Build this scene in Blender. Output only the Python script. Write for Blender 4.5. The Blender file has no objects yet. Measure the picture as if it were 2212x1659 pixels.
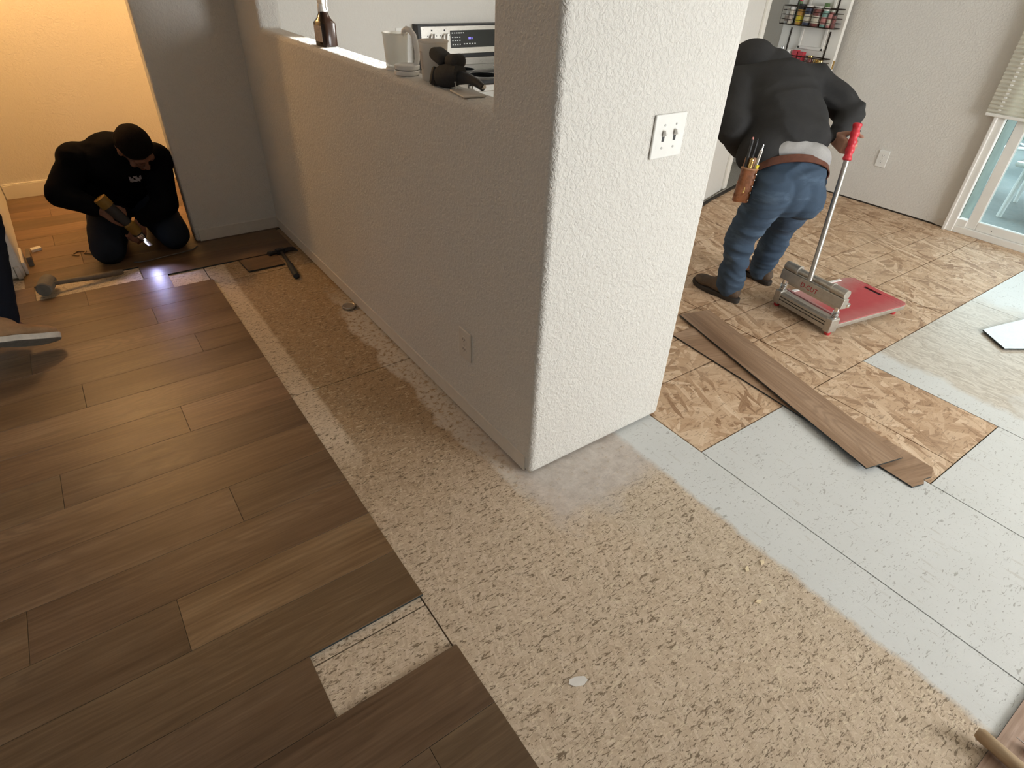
import bpy, bmesh, math, random
import numpy as np
from mathutils import Vector, Matrix, Euler, noise

S = bpy.context.scene
COL = S.collection
random.seed(7)
R = math.radians

# ------------------------------------------------------------------ camera
cam_d = bpy.data.cameras.new('camera')
cam = bpy.data.objects.new('camera', cam_d)
COL.objects.link(cam)
cx = Vector((0.81399969, -0.57969863, 0.03679661))
cy = -Vector((-0.31472449, -0.49339914, -0.8108673))
cz = -Vector((0.48821408, 0.64846494, -0.58407211))
cam.matrix_world = Matrix(((cx.x, cy.x, cz.x, 0), (cx.y, cy.y, cz.y, 0), (cx.z, cy.z, cz.z, 1.5), (0, 0, 0, 1)))
cam_d.sensor_width = 36
cam_d.lens = 1281.27 / 2212 * 36
cam_d.clip_start = 0.02
S.camera = cam

# ------------------------------------------------------------------ light and exposure
S.view_settings.view_transform = 'Standard'
S.view_settings.look = 'None'
S.view_settings.gamma = 1
S.view_settings.use_curve_mapping = False
S.view_settings.exposure = 0.0
S.cycles.use_adaptive_sampling = True
S.cycles.adaptive_threshold = 0.06
S.cycles.max_bounces = 7
S.cycles.diffuse_bounces = 4
S.cycles.glossy_bounces = 3
S.cycles.transmission_bounces = 4
S.cycles.transparent_max_bounces = 8
S.cycles.sample_clamp_indirect = 6
S.cycles.caustics_reflective = False
S.cycles.caustics_refractive = False

world = bpy.data.worlds.new('sky')
S.world = world
world.use_nodes = True
bg = world.node_tree.nodes['Background']
bg.inputs[0].default_value = (0.80, 0.915, 1.0, 1)
bg.inputs[1].default_value = 5.6


def lamp(name, kind, loc, target, power, color, **kw):
    d = bpy.data.lights.new(name, kind)
    d.energy = power
    d.color = color
    for k, v in kw.items():
        setattr(d, k, v)
    o = bpy.data.objects.new(name, d)
    COL.objects.link(o)
    o.location = loc
    if target is not None:
        o.rotation_euler = (Vector(target) - Vector(loc)).to_track_quat('-Z', 'Y').to_euler()
    return o


# daylight through the front window behind the camera, and the sliding glass door on the right
lamp('front_window_daylight', 'AREA', (3.3, -2.75, 1.45), (3.0, 0.6, 0.9), 142, (1.0, 0.995, 0.98),
     shape='RECTANGLE', size=1.7, size_y=1.4)
pt = lamp('sliding_door_portal', 'AREA', (5.22, 0.6, 1.0), (0, 0.6, 1.0), 0, (1, 1, 1), shape='RECTANGLE', size=1.9, size_y=2.0)
pt.data.cycles.is_portal = True
# warm ceiling lamp of the hall behind the kneeling worker
lamp('hall_lamp', 'POINT', (-0.20, 4.86, 2.00), None, 52, (1.0, 0.57, 0.22), shadow_soft_size=0.06)
lamp('hall_fill_deep', 'POINT', (1.45, 4.52, 1.95), None, 46, (1.0, 0.57, 0.22), shadow_soft_size=0.08)  # unseen second source added to brighten the hall wall
# spot added to brighten the sill, and an unseen kitchen lamp
lamp('added_sill_spot', 'SPOT', (3.95, 1.75, 2.36), (1.05, 2.62, 1.17), 2600, (1.0, 0.98, 0.93),
     spot_size=R(17), spot_blend=0.25, shadow_soft_size=0.02)
lamp('unseen_kitchen_lamp', 'AREA', (2.6, 2.5, 2.40), (2.6, 2.5, 0), 6, (1.0, 0.93, 0.80), shape='RECTANGLE', size=1.0, size_y=0.4)
# unseen fill added to light the room the new planks are laid in
lamp('left_room_fill', 'AREA', (-1.2, 0.9, 2.40), (-1.0, 1.2, 0), 7.5, (0.86, 0.92, 1.0), shape='RECTANGLE', size=0.5, size_y=0.5)
# small LED at the nose of the power tool
lamp('tool_led', 'SPOT', (0.205, 3.775, 0.128), (0.17, 3.25, 0.0), 6.0, (0.55, 0.55, 1.0),
     spot_size=R(95), spot_blend=0.6, shadow_soft_size=0.008)


# ------------------------------------------------------------------ node helper
class NT:
    def __init__(self, name):
        self.m = bpy.data.materials.new(name)
        self.m.use_nodes = True
        self.t = self.m.node_tree
        self.p = self.t.nodes['Principled BSDF']
        self.out = self.t.nodes['Material Output']

    def n(self, kind, **kw):
        nd = self.t.nodes.new(kind)
        for k, v in kw.items():
            if k.startswith('i_'):
                key = k[2:]
                key = int(key) if key.isdigit() else key
                self.set(nd, key, v)
            else:
                setattr(nd, k, v)
        return nd

    def set(self, nd, key, v):
        if hasattr(v, 'is_output'):
            self.t.links.new(v, nd.inputs[key])
        else:
            nd.inputs[key].default_value = v

    def math(self, op, a, b=0.5, clamp=False):
        nd = self.n('ShaderNodeMath', operation=op, use_clamp=clamp)
        self.set(nd, 0, a)
        self.set(nd, 1, b)
        return nd.outputs[0]

    def mapping(self, vec, scale=(1, 1, 1), rot=(0, 0, 0), loc=(0, 0, 0)):
        nd = self.n('ShaderNodeMapping')
        self.set(nd, 0, vec)
        nd.inputs['Location'].default_value = loc
        nd.inputs['Rotation'].default_value = rot
        nd.inputs['Scale'].default_value = scale
        return nd.outputs[0]

    def noise(self, vec, scale, detail=2.0, rough=0.5, dist=0.0, out=0):
        nd = self.n('ShaderNodeTexNoise')
        self.set(nd, 'Vector', vec)
        nd.inputs['Scale'].default_value = scale
        nd.inputs['Detail'].default_value = detail
        nd.inputs['Roughness'].default_value = rough
        nd.inputs['Distortion'].default_value = dist
        return nd.outputs[out]

    def vor(self, vec, scale, feature='F1', out=0, rand=1.0):
        nd = self.n('ShaderNodeTexVoronoi', feature=feature)
        self.set(nd, 'Vector', vec)
        nd.inputs['Scale'].default_value = scale
        nd.inputs['Randomness'].default_value = rand
        return nd.outputs[out]

    def ramp(self, fac, stops, mode='LINEAR'):
        nd = self.n('ShaderNodeValToRGB')
        nd.color_ramp.interpolation = mode
        el = nd.color_ramp.elements
        while len(el) < len(stops):
            el.new(0.5)
        for e, (p, c) in zip(el, stops):
            e.position = p
            e.color = (*c, 1) if len(c) == 3 else c
        self.set(nd, 0, fac)
        return nd.outputs[0]

    def rng(self, v, a, b, c=0.0, d=1.0):
        nd = self.n('ShaderNodeMapRange')
        self.set(nd, 0, v)
        for i, x in enumerate((a, b, c, d)):
            nd.inputs[i + 1].default_value = x
        return nd.outputs[0]

    def mix(self, fac, a, b, mode='MIX'):
        nd = self.n('ShaderNodeMix', data_type='RGBA', blend_type=mode)
        self.set(nd, 0, fac)
        for key, v in ((6, a), (7, b)):
            if not hasattr(v, 'is_output') and len(v) == 3:
                v = (*v, 1)
            self.set(nd, key, v)
        return nd.outputs[2]

    def coord(self, which='Object'):
        return self.n('ShaderNodeTexCoord').outputs[which]

    def pos(self):
        return self.n('ShaderNodeNewGeometry').outputs['Position']

    def xyz(self, v):
        nd = self.n('ShaderNodeSeparateXYZ')
        self.set(nd, 0, v)
        return nd.outputs

    def bump(self, h, strength=0.3, dist=0.01):
        nd = self.n('ShaderNodeBump')
        nd.inputs['Strength'].default_value = strength
        nd.inputs['Distance'].default_value = dist
        self.set(nd, 'Height', h)
        self.t.links.new(nd.outputs[0], self.p.inputs['Normal'])

    def color(self, v):
        if not hasattr(v, 'is_output') and len(v) == 3:
            v = (*v, 1)
        self.set(self.p, 'Base Color', v)

    def rough(self, v):
        self.set(self.p, 'Roughness', v)


def plain(name, c, rough=0.5, metal=0.0, var=0.08, vscale=30, bump=0.0, bscale=200, spec=None):
    """a material with a little procedural variation in tone and gloss"""
    m = NT(name)
    co = m.coord('Object')
    nz = m.noise(co, vscale, 4, 0.6)
    lo = tuple(x * (1 - var) for x in c)
    hi = tuple(min(1, x * (1 + var)) for x in c)
    m.color(m.ramp(nz, [(0.3, lo), (0.7, hi)]))
    m.rough(m.rng(nz, 0.3, 0.7, max(0.02, rough - 0.05), min(1, rough + 0.05)))
    m.p.inputs['Metallic'].default_value = metal
    if spec is not None:
        m.p.inputs['Specular IOR Level'].default_value = spec
    if bump:
        m.bump(m.noise(co, bscale, 3, 0.6), bump, 0.004)
    return m.m


def wall_mat(name, c, tex=0.5, scale=70, dist=0.006):
    """sprayed orange-peel wall texture under satin paint"""
    m = NT(name)
    p = m.pos()
    a = m.noise(p, scale, 3, 0.55, 0.6)
    b = m.noise(p, scale * 2.6, 2, 0.5)
    h = m.math('ADD', m.rng(a, 0.40, 0.62), m.math('MULTIPLY', b, 0.35))
    big = m.noise(p, 1.3, 3, 0.5)
    m.color(m.mix(big, tuple(x * 0.97 for x in c), c))
    m.rough(0.62)
    m.p.inputs['Specular IOR Level'].default_value = 0.3
    m.bump(h, tex, dist)
    return m.m


def flakes(m, p, ramp_stops, scale=9.0, aniso=6.0, seed=0.0, layers=6, grain_amt=0.3):
    """wood strands of oriented strand board: long cells turned different ways, laid over one another"""
    warp = m.n('ShaderNodeTexNoise')
    m.set(warp, 'Vector', p)
    warp.inputs['Scale'].default_value = 7
    sc = m.n('ShaderNodeVectorMath', operation='SCALE')
    m.set(sc, 0, warp.outputs['Color'])
    sc.inputs[3].default_value = 0.035
    w = m.n('ShaderNodeVectorMath', operation='ADD')
    m.set(w, 0, p)
    m.set(w, 1, sc.outputs[0])
    f = None
    for i in range(layers):
        ang = (12, -28, 48, -70, 85, -5, 30)[i]
        v = m.mapping(w.outputs[0], (1, 1, 1), (0, 0, R(ang)), (seed + i * 3.7, i * 1.9, 0))
        c = m.xyz(m.vor(m.mapping(v, (scale * (0.8 + 0.12 * i), scale * aniso * (0.8 + 0.12 * i), 0)), 1.0, 'F1', 1))
        grain = m.noise(m.mapping(v, (9, 160, 0)), 1.0, 3, 0.6)
        t = m.math('ADD', m.math('MULTIPLY', c[0], 1.0 - grain_amt), m.math('MULTIPLY', grain, grain_amt))
        if f is None:
            f = t
        else:
            nd = m.n('ShaderNodeMix', data_type='FLOAT')
            m.set(nd, 0, m.math('GREATER_THAN', c[1], 0.58))
            m.set(nd, 2, f)
            m.set(nd, 3, t)
            f = nd.outputs[0]
    return f, m.ramp(f, ramp_stops)


def flecks(m, p, scale, thr, ang=30, aniso=4):
    v = m.mapping(p, (scale, scale * aniso, 1), (0, 0, R(ang)))
    return m.rng(m.noise(v, 1.0, 2, 0.6, 1.2), thr, thr + 0.05)


def edge_mask(m, coord, at, width, wob, soft=0.02):
    """1 on the far side of a wandering line; wob is a noise socket"""
    d = m.math('ADD', coord, m.math('MULTIPLY', m.math('SUBTRACT', wob, 0.5), width))
    return m.rng(d, at - soft, at + soft)


def osb_new():
    m = NT('fresh_strand_board')
    p = m.pos()
    f, c = flakes(m, p, [(0.12, (0.26, 0.14, 0.07)), (0.32, (0.47, 0.30, 0.175)), (0.60, (0.58, 0.40, 0.255)), (0.80, (0.68, 0.50, 0.34)), (0.92, (0.82, 0.68, 0.51))], 6.0, 6.5, 0.0, 4, 0.35)
    dk = m.math('MAXIMUM', flecks(m, p, 22, 0.61, 15, 4), flecks(m, p, 26, 0.62, -60, 4))
    c = m.mix(m.math('MULTIPLY', dk, 0.55), c, (0.16, 0.08, 0.035))
    dust = m.rng(m.noise(p, 2.2, 5, 0.6), 0.45, 0.75)
    c = m.mix(m.math('MULTIPLY', dust, 0.30), c, (0.62, 0.50, 0.37))
    m.color(c)
    m.rough(0.62)
    m.bump(f, 0.25, 0.003)
    return m.m


def osb_old():
    """old subfloor: sanded strand board, tan, with leftover paint and wall mud whose edges wander"""
    m = NT('old_strand_board')
    p = m.pos()
    f, c = flakes(m, p, [(0.12, (0.41, 0.31, 0.215)), (0.40, (0.51, 0.40, 0.285)), (0.65, (0.57, 0.455, 0.335)), (0.95, (0.68, 0.565, 0.44))], 30, 4.5, 5.0, 4, 0.5)
    x, y, z = m.xyz(p)
    wob = m.noise(p, 9, 5, 0.65)
    wob2 = m.noise(p, 3, 4, 0.6)
    fine = m.noise(p, 45, 4, 0.7)
    # pale unstained band beside the planks
    band = m.math('MULTIPLY', m.math('SUBTRACT', 1.0, edge_mask(m, x, 0.53, 0.02, wob, 0.008)), edge_mask(m, y, 1.62, 0.15, wob, 0.12))
    stain = m.mix(m.math('MULTIPLY', wob2, 0.5), (0.62, 0.54, 0.42), (0.76, 0.69, 0.57))
    near = edge_mask(m, y, 1.42, 0.5, wob2, 0.35)
    cs = m.mix(near, c, m.mix(1.0, c, stain, 'MULTIPLY'))
    pale = m.mix(0.35, c, (0.74, 0.64, 0.47))
    c = m.mix(band, cs, pale)
    # dark strand gaps
    d1 = flecks(m, p, 34, 0.605, 28, 3.2)
    d2 = flecks(m, p, 48, 0.61, -40, 3.2)
    d3 = flecks(m, p, 26, 0.63, -65, 3.4)
    d = m.math('MAXIMUM', m.math('MAXIMUM', d1, d2), d3)
    c = m.mix(m.math('MULTIPLY', d, 0.85), c, (0.13, 0.085, 0.045))
    lf = m.math('MAXIMUM', flecks(m, p, 34, 0.61, 60, 3.5), flecks(m, p, 42, 0.62, -35, 3.5))
    c = m.mix(m.math('MULTIPLY', lf, 0.5), c, (0.74, 0.64, 0.46))
    # crusty white primer beside the half wall
    crust = m.math('MULTIPLY', edge_mask(m, x, 0.875, 0.22, wob2, 0.01), m.rng(fine, 0.38, 0.50))
    crust = m.math('MULTIPLY', crust, edge_mask(m, y, 1.1, 0.3, wob2, 0.1))
    crust = m.math('MULTIPLY', crust, m.math('SUBTRACT', 1.0, edge_mask(m, y, 2.75, 0.4, wob2, 0.2)))
    c = m.mix(m.math('MULTIPLY', crust, 0.75), c, (0.66, 0.62, 0.55))
    # pinkish grey wall mud at the foot of the column
    mud = m.math('MULTIPLY', edge_mask(m, y, 0.93, 0.42, wob2, 0.05), edge_mask(m, x, 0.93, 0.35, wob2, 0.04))
    mud = m.math('MULTIPLY', mud, m.math('SUBTRACT', 1.0, edge_mask(m, y, 1.5, 0.4, wob2, 0.2)))
    mud = m.math('MULTIPLY', mud, m.rng(fine, 0.22, 0.42))
    c = m.mix(m.math('MULTIPLY', mud, 0.8), c, m.mix(m.rng(m.noise(p, 22, 5, 0.7), 0.35, 0.65), (0.42, 0.365, 0.32), (0.60, 0.54, 0.49)))
    # grey paint from x = 1.4 on
    pm = edge_mask(m, x, 1.40, 0.045, m.noise(p, 14, 4, 0.6), 0.012)
    worn = m.rng(m.noise(p, 60, 4, 0.7), 0.28, 0.36)
    pm = m.math('MULTIPLY', pm, m.rng(worn, 0, 1, 0.75, 1))
    paint = grey_paint(m, p)
    c = m.mix(pm, c, paint)
    m.color(c)
    m.rough(m.rng(pm, 0, 1, 0.62, 0.42))
    m.bump(m.math('ADD', m.math('MULTIPLY', f, 0.6), m.math('MULTIPLY', fine, 0.6)), 0.35, 0.004)
    return m.m


def grey_paint(m, p):
    c = m.mix(m.noise(p, 3.5, 4, 0.6), (0.575, 0.575, 0.55), (0.675, 0.68, 0.66))
    d = m.math('MAXIMUM', flecks(m, p, 34, 0.64, 40, 2.6), flecks(m, p, 50, 0.65, -30, 2.6))
    c = m.mix(m.math('MULTIPLY', d, 0.55), c, (0.20, 0.18, 0.15))
    st = m.rng(m.noise(m.mapping(p, (60, 9, 1), (0, 0, R(-35))), 1.0, 3, 0.6), 0.62, 0.70)
    return m.mix(m.math('MULTIPLY', st, 0.35), c, (0.42, 0.38, 0.32))


def osb_grey():
    """strand board under thin grey primer; more wood shows towards the glass door"""
    m = NT('primed_strand_board')
    p = m.pos()
    x, y, z = m.xyz(p)
    f, c = flakes(m, p, [(0.10, (0.38, 0.31, 0.23)), (0.40, (0.50, 0.43, 0.34)), (0.65, (0.57, 0.50, 0.41)), (0.95, (0.66, 0.60, 0.50))], 13, 6.5, 9.0, 5)
    d = flecks(m, p, 22, 0.68, 20, 4)
    c = m.mix(m.math('MULTIPLY', d, 0.6), c, (0.15, 0.11, 0.07))
    wob = m.noise(p, 6, 5, 0.65)
    far = m.math('MULTIPLY', edge_mask(m, x, 2.93, 0.16, wob, 0.03), edge_mask(m, y, 0.30, 0.5, wob, 0.1))
    far = m.math('MULTIPLY', far, m.math('SUBTRACT', 1.0, edge_mask(m, x, 4.0, 0.3, wob, 0.08)))
    c = m.mix(m.rng(far, 0, 1, 1.0, 0.12), c, grey_paint(m, p))
    # olive drip marks
    m.color(c)
    m.rough(0.34)
    m.bump(m.math('ADD', f, m.noise(p, 50, 3, 0.6)), 0.2, 0.003)
    return m.m


def plank_mat():
    """printed oak vinyl: long grain, cathedral figure, faint pores, soft sheen"""
    m = NT('oak_vinyl')
    oi = m.n('ShaderNodeObjectInfo')
    co = m.coord('Object')
    off = m.n('ShaderNodeVectorMath', operation='SCALE')
    cmb = m.n('ShaderNodeCombineXYZ')
    rnd = oi.outputs['Random']
    m.set(cmb, 0, m.math('MULTIPLY', rnd, 37.0))
    m.set(cmb, 1, m.math('MULTIPLY', rnd, 11.0))
    add = m.n('ShaderNodeVectorMath', operation='ADD')
    m.set(add, 0, co)
    m.set(add, 1, cmb.outputs[0])
    v = add.outputs[0]
    broad = m.noise(m.mapping(v, (0.9, 7, 1)), 1.0, 3, 0.55, 0.6)
    grain = m.noise(m.mapping(v, (3.5, 85, 1)), 1.0, 4, 0.65, 0.3)
    fine = m.noise(m.mapping(v, (12, 330, 1)), 1.0, 2, 0.6)
    cath_d = m.noise(m.mapping(v, (1.1, 5, 1)), 1.0, 2, 0.5, 0.2)
    rings = m.n('ShaderNodeMath', operation='SINE')
    m.set(rings, 0, m.math('MULTIPLY', cath_d, 150.0))
    ringm = m.math('MULTIPLY', m.rng(rings.outputs[0], -0.2, 1.0), m.rng(broad, 0.42, 0.65))
    h = m.math('ADD', m.math('MULTIPLY', m.rng(broad, 0.28, 0.72), 0.55), m.math('MULTIPLY', m.rng(grain, 0.25, 0.75), 0.45))
    c = m.ramp(h, [(0.22, (0.100, 0.056, 0.028)), (0.44, (0.148, 0.088, 0.046)), (0.60, (0.182, 0.112, 0.061)), (0.80, (0.224, 0.146, 0.084))])
    c = m.mix(m.math('MULTIPLY', ringm, 0.38), c, (0.105, 0.062, 0.034))
    c = m.mix(m.math('MULTIPLY', m.rng(fine, 0.58, 0.72), 0.30), c, (0.10, 0.06, 0.03))
    knot = m.rng(m.vor(m.mapping(v, (1.3, 7, 1)), 1.0, 'F1', 0), 0.10, 0.0)
    c = m.mix(m.math('MULTIPLY', knot, 0.6), c, (0.07, 0.04, 0.02))
    c = m.mix(1.0, c, oi.outputs['Color'], 'MULTIPLY')
    m.color(c)
    m.rough(m.rng(grain, 0.3, 0.7, 0.36, 0.48))
    m.p.inputs['Specular IOR Level'].default_value = 0.42
    m.bump(m.math('ADD', grain, m.math('MULTIPLY', fine, 0.5)), 0.10, 0.0015)
    return m.m


def glass_mat(name, tint=(0.93, 0.98, 0.96), gl=0.10):
    m = NT(name)
    tr = m.n('ShaderNodeBsdfTransparent')
    tr.inputs[0].default_value = (*tint, 1)
    g = m.n('ShaderNodeBsdfGlossy')
    g.inputs['Roughness'].default_value = 0.02
    lw = m.n('ShaderNodeLayerWeight')
    lw.inputs[0].default_value = 0.25
    fac = m.rng(lw.outputs['Fresnel'], 0, 1, gl * 0.4, 0.9)
    mx = m.n('ShaderNodeMixShader')
    m.set(mx, 0, fac)
    m.set(mx, 1, tr.outputs[0])
    m.set(mx, 2, g.outputs[0])
    m.t.links.new(mx.outputs[0], m.out.inputs[0])
    return m.m


def frosted(name, c, alpha=0.35, rough=0.45):
    """cloudy plastic: part diffuse, part see-through"""
    m = NT(name)
    m.color(m.mix(m.noise(m.coord('Object'), 25, 3), tuple(x * 0.93 for x in c), c))
    m.rough(rough)
    tr = m.n('ShaderNodeBsdfTransparent')
    tl = m.n('ShaderNodeBsdfTranslucent')
    tl.inputs[0].default_value = (*c, 1)
    m1 = m.n('ShaderNodeMixShader')
    m1.inputs[0].default_value = 0.4
    m.set(m1, 1, m.p.outputs[0])
    m.set(m1, 2, tl.outputs[0])
    m2 = m.n('ShaderNodeMixShader')
    m2.inputs[0].default_value = alpha
    m.set(m2, 1, m1.outputs[0])
    m.set(m2, 2, tr.outputs[0])
    m.t.links.new(m2.outputs[0], m.out.inputs[0])
    return m.m


def shade_mat():
    m = NT('cellular_shade_fabric')
    c = m.mix(m.noise(m.coord('Object'), 60, 3), (0.86, 0.83, 0.74), (0.90, 0.88, 0.80))
    m.color(c)
    m.rough(0.85)
    tl = m.n('ShaderNodeBsdfTranslucent')
    m.set(tl, 0, c)
    m1 = m.n('ShaderNodeMixShader')
    m1.inputs[0].default_value = 0.58
    m.set(m1, 1, m.p.outputs[0])
    m.set(m1, 2, tl.outputs[0])
    m.t.links.new(m1.outputs[0], m.out.inputs[0])
    return m.m


def fabric(name, c, c2, scale=300, rough=0.9, bump=0.25, worn=None, sheen=0.0, spec=0.12):
    m = NT(name)
    co = m.coord('Object')
    a = m.noise(co, 9, 4, 0.6)
    w = m.noise(co, scale, 2, 0.6)
    col = m.mix(a, c, c2)
    col = m.mix(m.math('MULTIPLY', w, 0.35), col, tuple(x * 0.6 for x in c))
    if worn:
        k = m.rng(m.noise(m.mapping(co, (5, 5, 16)), 1.0, 4, 0.65, 0.5), 0.52, 0.72)
        col = m.mix(m.math('MULTIPLY', k, 0.35), col, worn)
    m.color(col)
    m.rough(rough)
    m.p.inputs['Specular IOR Level'].default_value = spec
    m.p.inputs['Sheen Weight'].default_value = sheen
    m.bump(m.math('ADD', w, m.math('MULTIPLY', a, 0.5)), bump, 0.002)
    return m.m


M = {}
WALL = (0.70, 0.672, 0.62)
M['wall'] = wall_mat('textured_wall_paint', WALL, 0.42, 78, 0.007)
M['wall_far'] = wall_mat('textured_wall_paint_far', WALL, 0.28, 75, 0.005)
M['osb_new'] = osb_new()
M['osb_old'] = osb_old()
M['osb_grey'] = osb_grey()
M['plank'] = plank_mat()
M['gap'] = plain('dark_underlay', (0.03, 0.022, 0.015), 0.9)
M['trim'] = plain('white_trim_paint', (0.80, 0.77, 0.70), 0.4, var=0.03, vscale=8)
M['vinyl'] = plain('white_vinyl_frame', (0.76, 0.74, 0.69), 0.35, var=0.03, vscale=6)
M['plate'] = plain('white_plastic_plate', (0.80, 0.79, 0.75), 0.32, var=0.02)
M['plate_dirty'] = plain('painted_over_plate', (0.66, 0.61, 0.54), 0.5, var=0.04)
M['dark'] = plain('dark_slot', (0.02, 0.02, 0.02), 0.6)
M['screw'] = plain('steel_screw', (0.45, 0.44, 0.42), 0.35, 0.9)
M['steel'] = plain('brushed_steel', (0.56, 0.53, 0.49), 0.32, 0.9, 0.06, 90)
M['dull_tube'] = plain('dull_grey_tube', (0.40, 0.375, 0.34), 0.45, 0.8, 0.1, 60)
M['chrome'] = plain('bright_chrome', (0.78, 0.78, 0.78), 0.14, 1.0, 0.03)
M['alu'] = plain('cast_aluminium', (0.50, 0.47, 0.42), 0.42, 0.75, 0.12, 40, 0.2, 160)
M['black_glass'] = plain('black_glass', (0.012, 0.012, 0.015), 0.12, var=0.1)
M['black_plastic'] = plain('black_plastic', (0.022, 0.022, 0.023), 0.5, var=0.2, vscale=60)
M['black_matte'] = plain('matte_black_rubber', (0.035, 0.033, 0.031), 0.8, var=0.25, vscale=80, bump=0.4, bscale=260)
M['amber'] = plain('amber_brown_plastic', (0.016, 0.007, 0.004), 0.18, var=0.2, vscale=12)
M['white_plastic'] = plain('white_plastic', (0.82, 0.80, 0.76), 0.35, var=0.03)
M['label'] = plain('printed_paper_label', (0.46, 0.38, 0.33), 0.6, var=0.25, vscale=70)
M['tub_label'] = plain('faded_paper', (0.52, 0.49, 0.46), 0.6, var=0.15, vscale=90)
M['frost'] = frosted('cloudy_measuring_plastic', (0.86, 0.86, 0.82), 0.32)
M['tub'] = frosted('cloudy_tub_plastic', (0.84, 0.81, 0.76), 0.18)
M['jeans'] = fabric('blue_denim', (0.042, 0.066, 0.104), (0.075, 0.108, 0.155), 420, 0.85, 0.3, (0.17, 0.24, 0.33))
M['dark_jeans'] = fabric('dark_denim', (0.014, 0.018, 0.026), (0.022, 0.028, 0.038), 400, 0.9, 0.3)
M['hoodie'] = fabric('black_fleece', (0.030, 0.030, 0.031), (0.052, 0.050, 0.048), 260, 0.95, 0.3)
M['black_shirt'] = fabric('black_cotton', (0.004, 0.004, 0.0045), (0.007, 0.007, 0.008), 260, 0.95, 0.3, spec=0.04)
M['navy'] = fabric('dark_navy_work_trousers', (0.006, 0.007, 0.011), (0.010, 0.012, 0.018), 260, 0.95, 0.3)
M['grey_shirt'] = fabric('heather_grey_jersey', (0.34, 0.33, 0.32), (0.50, 0.48, 0.46), 160, 0.9, 0.3, (0.20, 0.22, 0.26))
M['skin'] = plain('skin', (0.42, 0.22, 0.15), 0.55, var=0.12, vscale=40)
M['skin_shaded'] = plain('shaded_skin', (0.21, 0.105, 0.07), 0.6, var=0.12, vscale=40, spec=0.2)  # skin darkened to paint in the shade on two workers
M['hair'] = plain('short_dark_hair', (0.008, 0.006, 0.005), 0.9, var=0.4, vscale=200, bump=0.6, bscale=400, spec=0.08)
M['belt'] = plain('reddish_brown_belt_leather', (0.12, 0.040, 0.022), 0.5, var=0.2, vscale=50)
M['boot'] = plain('brown_suede_boot', (0.10, 0.065, 0.042), 0.8, var=0.3, vscale=18, bump=0.3, bscale=120)
M['boot_sole'] = plain('dark_boot_sole', (0.035, 0.026, 0.02), 0.75, var=0.25)
M['suede_tan'] = plain('tan_suede', (0.30, 0.17, 0.08), 0.85, var=0.2, vscale=25, bump=0.3, bscale=150)
M['sole_grey'] = plain('worn_grey_tread', (0.20, 0.18, 0.15), 0.8, var=0.25, vscale=60, bump=0.5, bscale=90)
M['sole_white'] = plain('dirty_white_sole', (0.52, 0.46, 0.38), 0.7, var=0.15, vscale=40)
M['leather'] = plain('oiled_brown_leather', (0.20, 0.070, 0.026), 0.28, var=0.3, vscale=30, bump=0.4, bscale=60)
M['brass'] = plain('brass', (0.75, 0.52, 0.20), 0.22, 1.0, 0.1)
M['yellow'] = plain('yellow_plastic', (0.72, 0.58, 0.03), 0.4, var=0.1)
M['amber_tool'] = plain('yellow_tool_body', (0.22, 0.125, 0.02), 0.45, var=0.15)
M['red'] = plain('red_enamel', (0.52, 0.035, 0.045), 0.35, var=0.12, vscale=8)
M['red_rubber'] = plain('red_rubber_grip', (0.60, 0.03, 0.045), 0.45, var=0.1)
M['pouch_lip'] = plain('worn_tan_leather', (0.38, 0.19, 0.10), 0.5, var=0.3, vscale=60)
M['mallet'] = plain('grey_rubber_mallet', (0.16, 0.145, 0.12), 0.75, var=0.2, vscale=25)
M['mallet_h'] = plain('grimy_handle', (0.13, 0.10, 0.07), 0.6, var=0.3, vscale=25)
M['hammer'] = plain('dark_forged_steel', (0.035, 0.034, 0.036), 0.45, 0.4, 0.3, 40)
M['grip'] = plain('blue_black_rubber_grip', (0.018, 0.022, 0.028), 0.6, var=0.3, vscale=60)
M['tin'] = plain('dull_zinc', (0.40, 0.37, 0.33), 0.35, 0.85, 0.15)
M['carpet'] = plain('grey_beige_carpet', (0.30, 0.275, 0.235), 1.0, var=0.25, vscale=160, bump=0.8, bscale=300)
M['deck'] = plain('pale_patio_slab', (0.16, 0.19, 0.19), 0.7, var=0.1, vscale=6)
M['patio_white'] = plain('white_powder_coat', (0.82, 0.85, 0.85), 0.4, var=0.02)
M['patio_dark'] = plain('grey_mesh_sling', (0.06, 0.075, 0.08), 0.8, var=0.2, vscale=120)
M['green'] = plain('grey_green_post_paint', (0.17, 0.215, 0.18), 0.6, var=0.15, vscale=10)
M['chip'] = plain('fresh_wood_chip', (0.78, 0.64, 0.42), 0.7, var=0.12)
M['paint_chip'] = plain('white_mud_flake', (0.72, 0.69, 0.64), 0.7, var=0.06)
M['plank_edge'] = plain('vinyl_core', (0.018, 0.026, 0.026), 0.6, var=0.2)
M['plank_back'] = plain('pale_backing_film', (0.66, 0.70, 0.70), 0.25, var=0.05, vscale=30)
M['wire'] = plain('bronze_wire', (0.035, 0.024, 0.016), 0.45, 0.6, 0.2)
M['glass'] = glass_mat('window_glass')
M['shade'] = shade_mat()
M['beech'] = None
M['red_dark'] = plain('dark_red_plastic', (0.16, 0.012, 0.012), 0.5, var=0.2)
M['cord'] = plain('grey_rubber_cord', (0.10, 0.09, 0.08), 0.5)
M['wood_beam'] = plain('pale_pine', (0.60, 0.47, 0.31), 0.6, var=0.15, vscale=30)


def beech():
    m = NT('beech_handle')
    co = m.coord('Object')
    g = m.noise(m.mapping(co, (40, 6, 40)), 1.0, 4, 0.6)
    m.color(m.ramp(g, [(0.3, (0.30, 0.20, 0.11)), (0.7, (0.46, 0.34, 0.21))]))
    m.rough(0.5)
    m.bump(g, 0.15, 0.002)
    return m.m


M['beech'] = beech()


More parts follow.
